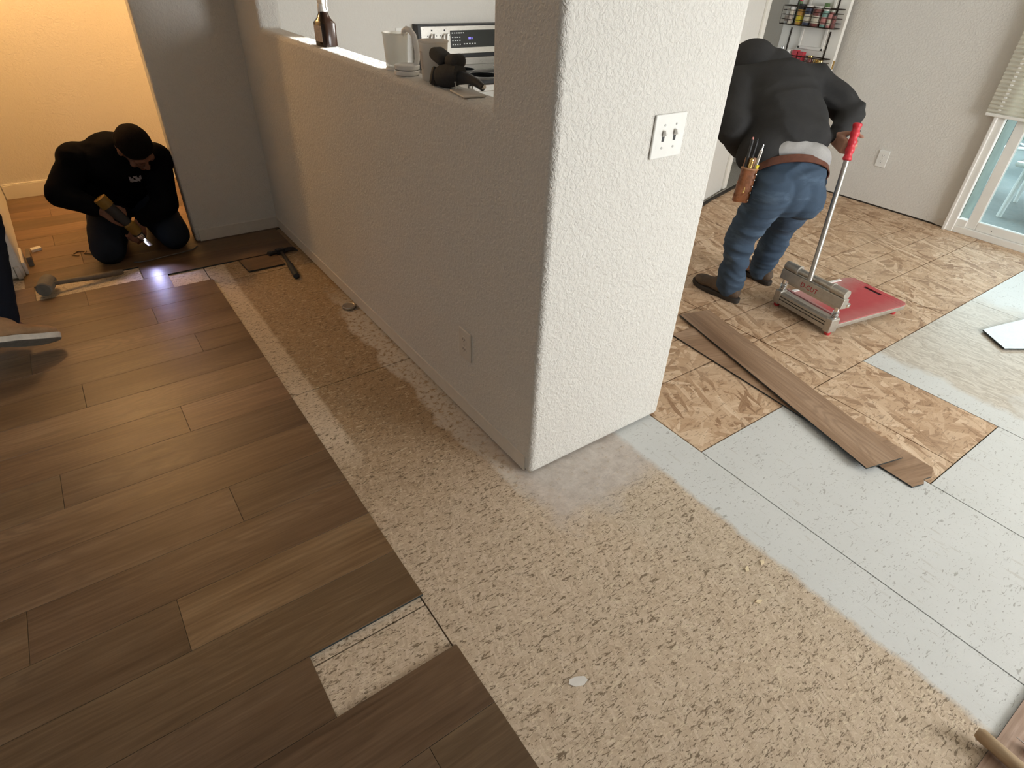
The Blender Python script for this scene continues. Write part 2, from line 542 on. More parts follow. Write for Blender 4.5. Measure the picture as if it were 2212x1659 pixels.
# ------------------------------------------------------------------ mesh helper
def frame(d):
    d = Vector(d).normalized()
    a = Vector((0, 0, 1)) if abs(d.z) < 0.9 else Vector((1, 0, 0))
    u = d.cross(a).normalized()
    return u, d.cross(u).normalized(), d


class MB:
    def __init__(self):
        self.v = []
        self.f = []

    def add(self, vs, fs, T=None):
        k = len(self.v)
        self.v += [tuple(T @ Vector(p)) if T is not None else tuple(p) for p in vs]
        self.f += [tuple(i + k for i in f) for f in fs]
        return self

    def box(self, lo, hi, T=None):
        (a, b, c), (d, e, g) = lo, hi
        vs = [(a, b, c), (d, b, c), (d, e, c), (a, e, c), (a, b, g), (d, b, g), (d, e, g), (a, e, g)]
        return self.add(vs, [(0, 3, 2, 1), (4, 5, 6, 7), (0, 1, 5, 4), (1, 2, 6, 5), (2, 3, 7, 6), (3, 0, 4, 7)], T)

    def prism(self, poly, z0, z1, T=None):
        n = len(poly)
        vs = [(x, y, z0) for x, y in poly] + [(x, y, z1) for x, y in poly]
        fs = [tuple(range(n - 1, -1, -1)), tuple(range(n, 2 * n))]
        fs += [(i, (i + 1) % n, n + (i + 1) % n, n + i) for i in range(n)]
        return self.add(vs, fs, T)

    def cyl(self, p, q, r1, r2=None, seg=16, T=None):
        r2 = r1 if r2 is None else r2
        p, q = Vector(p), Vector(q)
        u, w, d = frame(q - p)
        vs = []
        for c, r in ((p, r1), (q, r2)):
            for i in range(seg):
                a = 2 * math.pi * i / seg
                vs.append(c + (u * math.cos(a) + w * math.sin(a)) * r)
        fs = [(i, (i + 1) % seg, seg + (i + 1) % seg, seg + i) for i in range(seg)]
        fs += [tuple(range(seg - 1, -1, -1)), tuple(range(seg, 2 * seg))]
        return self.add(vs, fs, T)

    def lathe(self, prof, seg=24, T=None):
        """prof: (radius, z) from bottom to top about local z"""
        vs, fs = [], []
        for r, z in prof:
            for i in range(seg):
                a = 2 * math.pi * i / seg
                vs.append((r * math.cos(a), r * math.sin(a), z))
        for j in range(len(prof) - 1):
            for i in range(seg):
                k = (i + 1) % seg
                fs.append((j * seg + i, j * seg + k, (j + 1) * seg + k, (j + 1) * seg + i))
        if prof[0][0] > 1e-6:
            fs.append(tuple(range(seg - 1, -1, -1)))
        if prof[-1][0] > 1e-6:
            fs.append(tuple(range((len(prof) - 1) * seg, len(prof) * seg)))
        return self.add(vs, fs, T)

    def tube(self, pts, r, seg=10, closed=False, T=None):
        pts = [Vector(p) for p in pts]
        n = len(pts)
        rs = r if isinstance(r, (list, tuple)) else [r] * n
        vs, fs = [], []
        u = None
        for i, p in enumerate(pts):
            if closed:
                d = pts[(i + 1) % n] - pts[i - 1]
            else:
                d = pts[min(i + 1, n - 1)] - pts[max(i - 1, 0)]
            d.normalize()
            if u is None:
                u = frame(d)[0]
            u = (u - d * u.dot(d)).normalized()
            w = d.cross(u)
            for k in range(seg):
                a = 2 * math.pi * k / seg
                vs.append(p + (u * math.cos(a) + w * math.sin(a)) * rs[i])
        m = n if closed else n - 1
        for i in range(m):
            j = (i + 1) % n
            for k in range(seg):
                l = (k + 1) % seg
                fs.append((i * seg + k, i * seg + l, j * seg + l, j * seg + k))
        if not closed:
            fs += [tuple(range(seg - 1, -1, -1)), tuple(range((n - 1) * seg, n * seg))]
        return self.add(vs, fs, T)

    def ell(self, c, r, seg=20, rings=12, T=None, rot=None):
        c = Vector(c)
        vs, fs = [], []
        for j in range(rings + 1):
            th = math.pi * j / rings
            for i in range(seg):
                a = 2 * math.pi * i / seg
                v = Vector((r[0] * math.sin(th) * math.cos(a), r[1] * math.sin(th) * math.sin(a), -r[2] * math.cos(th)))
                if rot is not None:
                    v = rot @ v
                vs.append(c + v)
        for j in range(rings):
            for i in range(seg):
                k = (i + 1) % seg
                fs.append((j * seg + i, j * seg + k, (j + 1) * seg + k, (j + 1) * seg + i))
        return self.add(vs, fs, T)


def finish(o, smooth, bev, seg=2):
    if bev:
        b = o.modifiers.new('bevel', 'BEVEL')
        b.width = bev
        b.segments = seg
        b.limit_method = 'ANGLE'
        b.angle_limit = R(40)
        b.harden_normals = False
    if smooth:
        for p in o.data.polygons:
            p.use_smooth = True
        if smooth != 'all':
            o.data.set_sharp_from_angle(angle=R(38))


def obj(name, mb, m, parent=None, world=False, smooth=True, bev=0.0, seg=2, **props):
    me = bpy.data.meshes.new(name)
    bm = bmesh.new()
    vs = [bm.verts.new(p) for p in mb.v]
    for f in mb.f:
        try:
            bm.faces.new([vs[i] for i in f])
        except ValueError:
            pass
    bmesh.ops.remove_doubles(bm, verts=bm.verts, dist=1e-6)
    bmesh.ops.recalc_face_normals(bm, faces=bm.faces)
    bm.to_mesh(me)
    bm.free()
    mats = m if isinstance(m, (list, tuple)) else [m]
    for x in mats:
        me.materials.append(x)
    o = bpy.data.objects.new(name, me)
    COL.objects.link(o)
    if parent is not None:
        o.parent = parent
        if world:
            r = parent
            mat = Matrix.Identity(4)
            while r is not None:
                mat = r.matrix_basis.copy() @ mat if r.parent is None else (r.matrix_parent_inverse @ r.matrix_basis) @ mat
                r = r.parent
            o.matrix_parent_inverse = mat.inverted()
    finish(o, smooth, bev, seg)
    for k, v in props.items():
        o[k] = v
    return o


def thing(name, label, cat, loc=(0, 0, 0), rz=0.0, group=None):
    o = bpy.data.objects.new(name, None)
    o.empty_display_size = 0.05
    COL.objects.link(o)
    o.location = loc
    o.rotation_euler = (0, 0, rz)
    o['label'] = label
    o['category'] = cat
    if group:
        o['group'] = group
    return o


def tag(o, label, cat, group=None):
    o['label'] = label
    o['category'] = cat
    if group:
        o['group'] = group
    return o


def struct(o):
    o['kind'] = 'structure'
    return o


def copy_thing(root, loc, rz, label):
    r = root.copy()
    COL.objects.link(r)
    r.location = loc
    r.rotation_euler = (0, 0, rz)
    r['label'] = label
    for ch in list(root.children):
        c = ch.copy()
        COL.objects.link(c)
        c.parent = r
        for g in list(ch.children):
            d = g.copy()
            COL.objects.link(d)
            d.parent = c
    return r


# ------------------------------------------------------------------ the room
floor = bpy.data.objects.new('floor', None)
COL.objects.link(floor)
struct(floor)
b = MB().box((-3.2, -2.8, -0.08), (5.2, 5.6, -0.013))
obj('joist_deck', b, M['gap'], floor, smooth=False)


def osb(x0, x1, y0, y1, m, g=0.0022):
    b = MB().box((x0 + g, y0 + g, -0.012), (x1 - g, y1 - g, 0.0))
    o = obj('subfloor_panel', b, m, floor, smooth=False)
    return o


# boards under the planks (they show in the gaps of the new floor)
for y0, y1 in ((-2.7, 0.925), (0.925, 2.08), (2.08, 3.30), (3.30, 5.4)):
    osb(-3.1, 0.425, y0, y1, M['osb_old'])
# old tan strip along the half wall
for y0, y1 in ((-2.7, -0.30), (-0.30, 2.08), (2.08, 3.30), (3.30, 5.4)):
    osb(0.425, 1.605, y0, y1, M['osb_old'])
# grey primed boards in front of the glass door
for x0, x1, y0, y1 in ((1.605, 2.18, -0.30, 0.918), (2.18, 2.776, -0.30, 0.338), (2.776, 3.95, -0.30, 0.918), (3.95, 5.12, -0.30, 0.918),
                       (1.605, 3.95, -2.7, -0.30), (3.95, 5.12, -2.7, -0.30)):
    osb(x0, x1, y0, y1, M['osb_grey'])
# fresh orange boards around the standing worker, and the square patch
osb(2.18, 2.37, 0.338, 0.918, M['osb_new'])
osb(2.37, 2.776, 0.338, 0.918, M['osb_new'])
xs = (1.605, 2.51, 3.63, 4.835)
ys = (0.918, 1.31, 1.53, 1.70, 2.0, 2.32, 2.86)
for j in range(len(ys) - 1):
    for i in range(3):
        osb(xs[i], xs[i + 1], ys[j], ys[j + 1], M['osb_new'], 0.0032)
for y0, y1 in ((0.918, 1.31), (1.31, 2.86)):
    osb(4.835, 5.12, y0, y1, M['osb_new'])
osb(1.605, 5.12, 2.86, 5.4, M['osb_new'])

# laid planks
PW = 0.1838
PY = 0.771


def plank_mesh(L, W=PW, t=0.008, g=0.0004):
    c = 0.0008
    x0, x1, y0, y1 = g, L - g, g, W - g
    vs = [(x0, y0, 0), (x1, y0, 0), (x1, y1, 0), (x0, y1, 0),
          (x0, y0, t - c), (x1, y0, t - c), (x1, y1, t - c), (x0, y1, t - c),
          (x0 + c, y0 + c, t), (x1 - c, y0 + c, t), (x1 - c, y1 - c, t), (x0 + c, y1 - c, t)]
    fs = [(0, 3, 2, 1), (8, 9, 10, 11)]
    for a in (0, 4):
        fs += [(a + i, a + (i + 1) % 4, a + 4 + (i + 1) % 4, a + 4 + i) for i in range(4)]
    return MB().add(vs, fs)


tones = [0.86, 1.05, 0.93, 1.12, 0.80, 1.0, 1.18, 0.90, 1.06]


def plank(x0, x1, k, tone=None, width=PW):
    o = obj('plank', plank_mesh(x1 - x0, width), [M['plank'], M['plank_edge']], floor, smooth=False)
    for p in o.data.polygons:
        if abs(p.normal.z) < 0.3:
            p.material_index = 1
    o.location = (x0, PY + PW * k, 0.0)
    t = (tone if tone else random.choice(tones) * random.uniform(0.95, 1.05)) ** 1.45
    o.color = (t, t * random.uniform(0.97, 1.03), t * random.uniform(0.93, 1.07), 1)
    return o


EDGE = 0.434
joints = {0: [-1.05, 0.102], 1: [-0.62, 0.55], 2: [-0.1435], 3: [-0.482], 4: [0.09], 5: [-0.75], 6: [-0.366], 7: [0.05],
          8: [-0.62], 9: [-0.25], 10: [-0.95, 0.22], 11: [-0.41], 12: [0.10], 13: [-0.68], 14: [-0.15], 15: [-0.36],
          -1: [-0.5], -2: [-0.95, 0.25], -3: [-0.3], -4: [-0.8], -5: [-0.1]}
tone_at = {0: 0.82, 1: 0.86, 2: [0.84, 1.16], 3: [1.0, 0.92], 4: [0.98, 0.86], 5: 1.02, 6: [0.98, 0.88], 7: [1.08, 1.2],
           8: 1.22, 9: 0.88, 10: 0.95, 11: 1.0, 12: 0.92, 13: 1.0, -1: 0.82, -2: 0.80}
for k in range(-8, 16):
    js = joints.get(k, [random.uniform(-1.0, 0.2)])
    end = EDGE
    pts = sorted(js)
    first = pts[0]
    while first > -2.9:
        first -= 1.22
        pts.insert(0, first)
    pts[0] = max(pts[0], -3.1)
    segs = []
    pts = [p for p in pts if p < end - 0.02]
    for i, p in enumerate(pts):
        q = pts[i + 1] if i + 1 < len(pts) else end
        segs.append((p, q))
    tn = tone_at.get(k)
    for i, (p, q) in enumerate(segs):
        if k == 0 and p > 0.05:
            continue                      # the missing plank end near the camera
        if k == 15 and p > -0.40:
            continue                      # gap beside the mallet
        if k == 14 and p > -0.2:
            plank(p, 0.243, k)            # cut short before the right-hand gap
            continue
        t = None
        if tn is not None:
            t = tn if not isinstance(tn, list) else (tn[1] if i == len(segs) - 1 else tn[0])
        plank(p, q, k, t)
plank(0.125, 0.952, 15, 0.92)
# threshold row and the hall
plank(-0.40, 0.952, 16, 0.95)
for k in range(17, 25):
    j = random.uniform(-0.3, 0.9)
    plank(-0.44, j, k)
    plank(j, 1.75, k)

# walls
def grid_wall(xs, ys, zs, cells):
    """solid built from grid cells; only outer faces are kept"""
    cells = set(cells)
    b = MB()
    for (i, j, k) in cells:
        x0, x1, y0, y1, z0, z1 = xs[i], xs[i + 1], ys[j], ys[j + 1], zs[k], zs[k + 1]
        c = [(x0, y0, z0), (x1, y0, z0), (x1, y1, z0), (x0, y1, z0), (x0, y0, z1), (x1, y0, z1), (x1, y1, z1), (x0, y1, z1)]
        for d, f in (((0, 0, -1), (0, 3, 2, 1)), ((0, 0, 1), (4, 5, 6, 7)), ((0, -1, 0), (0, 1, 5, 4)), ((1, 0, 0), (1, 2, 6, 5)),
                     ((0, 1, 0), (2, 3, 7, 6)), ((-1, 0, 0), (3, 0, 4, 7))):
            if (i + d[0], j + d[1], k + d[2]) not in cells:
                b.add([c[q] for q in f], [(0, 1, 2, 3)])
    return b


def dissolve(o):
    bm = bmesh.new()
    bm.from_mesh(o.data)
    bmesh.ops.remove_doubles(bm, verts=bm.verts, dist=1e-5)
    bmesh.ops.dissolve_limit(bm, angle_limit=R(2), verts=bm.verts, edges=bm.edges)
    bm.to_mesh(o.data)
    bm.free()


cells = []
for j in range(4):
    for k in range(4):
        if j == 1 + 0 and False:
            pass
        hole = (j == 1 and k in (1,)) or False
        if j in (0, 2):
            cells.append((0, j, k))
        elif j == 1 and k in (0, 2, 3):
            cells.append((0, j, k))
for k in range(4):
    cells.append((1, 0, k))
cells = [(i, j, k) for (i, j, k) in cells if k < 3]
wall_c = obj('wall_center', grid_wall((0.976, 1.090, 1.632), (1.170, 1.451, 3.514, 3.935), (0.008, 1.164, 2.15, 2.46), cells), M['wall'], smooth=False)
dissolve(wall_c)
finish(wall_c, True, 0.022, 5)
for p in wall_c.data.polygons:
    p.use_smooth = True
wall_c.modifiers['bevel'].harden_normals = True
struct(wall_c)
# ridge of old paint where the baseboard came off the half wall
b = MB().box((0.9725, 1.20, 0.012), (0.978, 3.915, 0.070)).box((0.9705, 1.20, 0.070), (0.978, 3.915, 0.0745))
struct(obj('baseboard_center', b, M['plate_dirty'], smooth=False))

# grey wall at the back, left end rounded, and its baseboard
wb = obj('wall_back', MB().box((0.478, 3.920, 0.006), (1.02, 4.035, 2.46)), M['wall'], smooth=False)
finish(wb, True, 0.014, 4)
wb.modifiers['bevel'].harden_normals = True
struct(wb)
b = MB().box((0.500, 3.911, 0.008), (0.974, 3.9205, 0.080))
struct(obj('baseboard_back', b, M['plate_dirty'], smooth=False, bev=0.003))
# wall to the left of the doorway, with the hall's left wall behind it
wl = obj('wall_left', MB().prism([(-3.1, 3.86), (-0.385, 3.86), (-0.445, 5.34), (-0.56, 5.34), (-0.50, 3.98), (-3.1, 3.98)], 0.006, 2.46), M['wall_far'], smooth=False)
struct(wl)
finish(wl, True, 0.014, 3)
b = MB().box((-0.42, 3.848, 0.006), (-0.398, 3.862, 0.075)).prism([(-0.386, 3.90), (-0.372, 3.90), (-0.381, 4.14), (-0.395, 4.14)], 0.006, 0.075)
struct(obj('baseboard_left', b, M['plate_dirty'], smooth=False, bev=0.003))
struct(obj('wall_hall', MB().box((-0.7, 5.33, 0.004), (1.9, 5.44, 2.46)), M['wall_far'], smooth=False))
b = MB().box((-0.44, 5.316, 0.006), (1.8, 5.331, 0.098)).box((-0.44, 5.320, 0.098), (1.8, 5.331, 0.106))
struct(obj('baseboard_hall', b, M['trim'], smooth=False, bev=0.002))
struct(obj('wall_hall_end', MB().box((1.75, 4.0, 0.0), (1.86, 5.4, 2.46)), M['wall_far'], smooth=False))
struct(obj('wall_kitchen', MB().box((1.02, 3.95, 0.0), (3.62, 4.06, 2.46)), M['wall_far'], smooth=False))
struct(obj('wall_kitchen_end', MB().box((3.50, 2.70, 0.0), (3.60, 3.96, 2.46)), M['wall_far'], smooth=False))
# slanted pantry front: jamb left of the doorway, lintel above
A = Vector((3.52, 2.72))
Bq = Vector((5.09, 3.20))
dq = (Bq - A).normalized()
nq = Vector((-dq.y, dq.x))


def slab(s0, s1, z0, z1, t=0.11, off=0.0):
    a, c = A + dq * s0 + nq * off, A + dq * s1 + nq * off
    return MB().prism([tuple(a), tuple(c), tuple(c + nq * t), tuple(a + nq * t)], z0, z1)


LJ = 0.86
b = slab(0, LJ - 0.0, 0.0, 2.46)
wp = slab(LJ, 1.62, 2.06, 2.46)
b.add(wp.v, wp.f)
struct(obj('wall_pantry', b, M['wall_far'], smooth=False))
b = slab(LJ - 0.075, LJ - 0.005, 0.02, 2.10, 0.02, -0.02)
w2 = slab(LJ - 0.005, LJ + 0.012, 0.02, 2.06, 0.14, -0.005)
b.add(w2.v, w2.f)
w2 = slab(LJ + 0.012, LJ + 0.026, 0.02, 2.06, 0.05, 0.05)
b.add(w2.v, w2.f)
struct(obj('trim_1', b, M['trim'], smooth=False, bev=0.004))
struct(obj('wall_pantry_back', MB().box((3.6, 4.45, 0.0), (5.2, 4.55, 2.46)), M['wall_far'], smooth=False))
cp = obj('carpet', MB().prism([(3.62, 2.73), (4.02, 2.855), (5.07, 3.13), (5.07, 4.44), (4.42, 4.44), (4.42, 3.0), (4.33, 2.955)], 0.0005, 0.016), M['carpet'], smooth=False, bev=0.004)
tag(cp, 'grey beige carpet in the pantry beyond the white casing', 'carpet')
b = MB().prism([(3.30, 2.595), (4.02, 2.832), (5.07, 3.10), (5.07, 3.13), (4.02, 2.855), (3.30, 2.62)], 0.0005, 0.012)
struct(obj('trim_2', b, M['gap'], smooth=False))

# right wall with the opening of the sliding door
YA, YB = -0.36, 1.545
b = MB().box((5.08, YB, 0.012), (5.22, 5.5, 2.46)).box((5.08, -2.75, 0.012), (5.22, YA, 2.46)).box((5.08, YA, 2.05), (5.22, YB, 2.46))
struct(obj('wall_right', b, M['wall_far'], smooth=False))
# dark strip painted in for the shadow gap under the right wall
struct(obj('shadow_gap_strip', MB().box((5.083, 1.56, -0.004), (5.12, 3.2, 0.0125)), M['gap'], smooth=False))
# broken plaster corner beside the door frame
bl = MB().prism([(1.548, 0.004), (1.64, 0.010), (1.615, 0.05), (1.58, 0.06), (1.575, 0.085), (1.55, 0.10)], 0, 0.004,
                Matrix(((0, 0, -1, 5.0805), (1, 0, 0, 0), (0, 1, 0, 0), (0, 0, 0, 1))))
struct(obj('trim_4', bl, M['plate_dirty'], smooth=False))
# rear and left shell, with the front window opening behind the camera
b = MB().box((-3.2, -2.62, 0.0), (2.3, -2.5, 2.46)).box((4.3, -2.62, 0.0), (5.2, -2.5, 2.46)).box((2.3, -2.62, 0.0), (4.3, -2.5, 0.7)).box((2.3, -2.62, 2.2), (4.3, -2.5, 2.46))
struct(obj('wall_rear', b, M['wall_far'], smooth=False))
b = MB().box((2.3, -2.60, 0.7), (2.36, -2.52, 2.2)).box((4.24, -2.60, 0.7), (4.3, -2.52, 2.2)).box((2.3, -2.60, 0.7), (4.3, -2.52, 0.76)).box((2.3, -2.60, 2.14), (4.3, -2.52, 2.2)).box((3.28, -2.58, 0.76), (3.32, -2.54, 2.14))
w1 = obj('window_1', b, M['vinyl'], smooth=False)
struct(w1)
struct(obj('wall_far_left', MB().box((-3.2, -2.6, 0.0), (-3.1, 4.0, 2.46)), M['wall_far'], smooth=False))
struct(obj('ceiling', MB().box((-3.2, -2.62, 2.46), (5.22, 5.5, 2.54)), M['wall_far'], smooth=False))

# sliding glass door
door2 = bpy.data.objects.new('door_2', None)
COL.objects.link(door2)
struct(door2)
b = MB().box((5.045, 1.493, 0.0), (5.085, 1.548, 2.06)).box((5.030, 1.535, 0.0), (5.085, 1.556, 2.06)).box((5.05, YA - 0.01, 2.0), (5.20, YB, 2.06)).box((5.05, YA - 0.02, 0.0), (5.20, YA + 0.05, 2.06))
obj('door_frame', b, M['vinyl'], door2, smooth=False, bev=0.004)
obj('sill_track', MB().box((5.055, YA, 0.0), (5.24, 1.50, 0.045)).box((5.062, 1.43, 0.045), (5.12, 1.496, 0.095)), M['vinyl'], door2, smooth=False, bev=0.003)
b = MB().box((5.075, 1.368, 0.045), (5.115, 1.432, 2.0))
obj('stile', b, M['vinyl'], door2, smooth=False, bev=0.004)
b = MB().box((5.075, 0.60, 0.045), (5.115, 0.66, 2.0))
obj('stile', b, M['vinyl'], door2, smooth=False, bev=0.004)
b = MB().box((5.075, 0.66, 0.045), (5.115, 1.368, 0.102)).box((5.075, 0.66, 1.94), (5.115, 1.368, 2.0))
obj('rail', b, M['vinyl'], door2, smooth=False, bev=0.004)
obj('glass_pane', MB().box((5.092, 0.655, 0.10), (5.098, 1.372, 1.945)), M['glass'], door2, smooth=False)
obj('glass_pane', MB().box((5.155, -0.31, 0.06), (5.161, 0.66, 1.98)), M['glass'], door2, smooth=False)
obj('outer_rail', MB().box((5.14, -0.31, 0.045), (5.175, 0.67, 0.08)).box((5.14, 0.61, 0.045), (5.175, 0.67, 2.0)), M['vinyl'], door2, smooth=False, bev=0.003)
obj('outer_jamb', MB().box((5.0855, 1.490, 0.046), (5.26, 1.549, 2.06)), M['green'], door2, smooth=False)
obj('screw', MB().cyl((5.0735, 1.27, 0.072), (5.076, 1.27, 0.072), 0.004, seg=10), M['dark'], door2)

# ------------------------------------------------------------------ shade over the glass door
sh = thing('cellular_shade', 'cream pleated window shade half drawn over the sliding glass door', 'shade', (5.02, 0.6, 0.765))
n = 106
pr = [((0.0 if i % 2 else 0.016), 0.018 + i * 0.0122) for i in range(n)]
vs, fs = [], []
for yy in (-1.02, 1.012):
    for x, z in pr:
        vs.append((x, yy, z))
for i in range(n - 1):
    fs.append((i, i + 1, n + i + 1, n + i))
bb = MB().add(vs, fs)
vs = [(0.034 - x, y, z) for x, y, z in vs]
bb.add(vs, [f[::-1] for f in fs])
obj('pleats', bb, M['shade'], sh, smooth=False)
obj('bottom_rail', MB().box((0.0, -1.02, 0.0), (0.044, 1.012, 0.019)), M['vinyl'], sh, smooth=False, bev=0.004)

# ------------------------------------------------------------------ wall plates
def outlet(name, label, M4, w=0.08, h=0.122, pm='plate'):
    """duplex outlet in local xy, z out of the wall"""
    o = thing(name, label, 'outlet')
    o.matrix_world = M4
    obj('cover_plate', MB().box((-w / 2, -h / 2, 0), (w / 2, h / 2, 0.007)), M[pm], o, smooth=False, bev=0.004)
    for s in (-1, 1):
        q = obj('receptacle', MB().prism([(0.017 * math.cos(a), s * 0.021 + max(-0.0125, min(0.0125, 0.017 * math.sin(a)))) for a in [i * math.pi / 10 for i in range(20)]], 0.006, 0.0085), M[pm], o, smooth=False)
        obj('slots', MB().box((-0.0075, s * 0.021 - 0.001, 0.0083), (-0.0055, s * 0.021 + 0.008, 0.0090)).box((0.0055, s * 0.021, 0.0083), (0.0075, s * 0.021 + 0.007, 0.0090))
            .cyl((0, s * 0.021 - 0.006, 0.0083), (0, s * 0.021 - 0.006, 0.0090), 0.0024, seg=8), M['dark'], q, smooth=False)
    obj('screw', MB().cyl((0, 0, 0.0065), (0, 0, 0.0082), 0.003, seg=8), M['screw'], o)
    return o


def facing(p, nrm):
    """matrix whose local z is the wall normal and local y is up"""
    z = Vector(nrm).normalized()
    y = Vector((0, 0, 1))
    x = y.cross(z)
    return Matrix(((x.x, y.x, z.x, p[0]), (x.y, y.y, z.y, p[1]), (x.z, y.z, z.z, p[2]), (0, 0, 0, 1)))


outlet('wall_outlet', 'grey painted duplex outlet low on the shaded half wall', facing((0.976, 1.590, 0.334), (-1, 0, 0)), pm='plate_dirty')
outlet('wall_outlet', 'white duplex outlet on the right wall behind the red-gripped cutter handle', facing((5.08, 2.155, 0.348), (-1, 0, 0)), pm='plate')
outlet('wall_outlet', 'outlet plate on the kitchen wall behind the measuring jug handle', facing((1.968, 3.95, 1.05), (0, -1, 0)), pm='plate')

sw = thing('light_switch', 'white double toggle light switch plate on the bright end of the column', 'switch')
sw.matrix_world = facing((1.385, 1.170, 1.110), (0, -1, 0))
obj('cover_plate', MB().box((-0.0625, -0.0585, 0), (0.0625, 0.0585, 0.007)), M['plate'], sw, smooth=False, bev=0.005, seg=3)
for x in (-0.023, 0.023):
    q = obj('toggle', MB().box((-0.0045, -0.004, 0), (0.0045, 0.010, 0.017), Matrix.Translation((x, 0.003, 0.004)) @ Matrix.Rotation(R(-24), 4, 'X')), M['white_plastic'], sw, smooth=False, bev=0.0015)
    obj('slot', MB().box((x - 0.0052, -0.013, 0.0065), (x + 0.0052, 0.013, 0.0074)), M['dark'], q, smooth=False)
    for s in (-1, 1):
        obj('screw', MB().cyl((x, s * 0.030, 0.006), (x, s * 0.030, 0.0082), 0.0033, seg=10), M['screw'], sw)

# ------------------------------------------------------------------ things on the sill of the pass-through
SZ = 1.1645
t = thing('spray_bottle', 'dark amber square spray bottle with white trigger head on the pass-through sill', 'bottle', (1.040, 2.790, SZ), R(8))
bo = MB()
secs = [(0.0, 0.030, 0.042), (0.004, 0.033, 0.046), (0.085, 0.033, 0.046), (0.094, 0.030, 0.040), (0.104, 0.024, 0.030), (0.116, 0.019, 0.022), (0.128, 0.0165, 0.0175)]
vs, fs = [], []
NS = 24
for z, a, c_ in secs:
    for i in range(NS):
        an = 2 * math.pi * i / NS
        ca, sa = math.cos(an), math.sin(an)
        e = 0.42 if z < 0.09 else 0.8
        vs.append((a * math.copysign(abs(ca) ** e, ca), c_ * math.copysign(abs(sa) ** e, sa), z))
for j in range(len(secs) - 1):
    for i in range(NS):
        k = (i + 1) % NS
        fs.append((j * NS + i, j * NS + k, (j + 1) * NS + k, (j + 1) * NS + i))
fs += [tuple(range(NS - 1, -1, -1)), tuple(range((len(secs) - 1) * NS, len(secs) * NS))]
obj('bottle_body', bo.add(vs, fs), M['amber'], t)
obj('label', MB().box((-0.0338, -0.030, 0.018), (-0.0330, 0.030, 0.076)), M['label'], t, smooth=False)
obj('collar', MB().lathe([(0.0185, 0.124), (0.0195, 0.126), (0.0195, 0.147), (0.016, 0.152)], 24), M['white_plastic'], t)
obj('trigger_head', MB().prism([(-0.020, 0.150), (0.018, 0.150), (0.024, 0.172), (0.020, 0.198), (-0.042, 0.200), (-0.046, 0.186), (-0.020, 0.180)], -0.012, 0.012,
                               Matrix(((0, 0, 1, 0), (1, 0, 0, 0), (0, 1, 0, 0), (0, 0, 0, 1)))), M['white_plastic'], t, smooth=False, bev=0.004)
obj('trigger', MB().tube([(0, -0.030, 0.184), (0, -0.036, 0.165), (0, -0.031, 0.145), (0, -0.036, 0.132)], [0.006, 0.005, 0.0045, 0.004], 8), M['white_plastic'], t)

t = thing('measuring_jug', 'cloudy white measuring jug with a big loop handle on the sill', 'jug', (1.036, 2.128, SZ), R(0))
obj('jug_body', MB().lathe([(0.0, 0.002), (0.031, 0.002), (0.036, 0.006), (0.037, 0.014), (0.0425, 0.108), (0.0445, 0.110), (0.0445, 0.113), (0.0415, 0.113), (0.0402, 0.108), (0.034, 0.018), (0.0, 0.010)], 40), M['frost'], t)
obj('base_ring', MB().lathe([(0.030, 0.0), (0.038, 0.0), (0.039, 0.005), (0.036, 0.008), (0.030, 0.006)], 40), M['white_plastic'], t)
hp = [(0.012, -0.036, 0.106), (0.014, -0.038, 0.120), (0.018, -0.052, 0.127), (0.022, -0.072, 0.124), (0.024, -0.090, 0.112), (0.025, -0.101, 0.092), (0.025, -0.106, 0.068), (0.025, -0.106, 0.044), (0.024, -0.098, 0.022), (0.020, -0.070, 0.012), (0.010, -0.036, 0.014)]
obj('handle', MB().tube(hp, [0.007, 0.008, 0.009, 0.009, 0.009, 0.009, 0.009, 0.009, 0.009, 0.008, 0.007], 12), M['white_plastic'], t)

for i, (dx, dy, dz) in enumerate(((0, 0, 0), (0.003, 0.003, 0.0155))):
    o = obj('tub_lid', MB().lathe([(0.0, 0.0), (0.038, 0.0), (0.041, 0.002), (0.042, 0.013), (0.040, 0.015), (0.037, 0.0115), (0.0, 0.0105)], 36), M['white_plastic'])
    o.location = (1.018 + dx, 2.018 + dy, SZ + dz)
    tag(o, ['lower of two white plastic lids stacked beside the measuring jug', 'upper of two white plastic lids stacked beside the measuring jug'][i], 'lid', 'white lids on the sill')

t = thing('plastic_tub', 'translucent plastic tub with a faded printed label on the sill', 'tub', (1.050, 1.888, SZ))
obj('tub_body', MB().lathe([(0.0, 0.0), (0.036, 0.0), (0.039, 0.004), (0.0455, 0.108), (0.048, 0.110), (0.048, 0.114), (0.045, 0.114), (0.0435, 0.108), (0.037, 0.008), (0.0, 0.006)], 40), M['tub'], t)
obj('tub_label', MB().add([(-(0.0398 + 0.0062 * z / 0.104) * math.cos(R(a)), (0.0398 + 0.0062 * z / 0.104) * math.sin(R(a)), z) for a in range(-8, 41, 8) for z in (0.035, 0.085)],
                          [(2 * i, 2 * i + 2, 2 * i + 3, 2 * i + 1) for i in range(6)]), M['tub_label'], t, smooth=True)

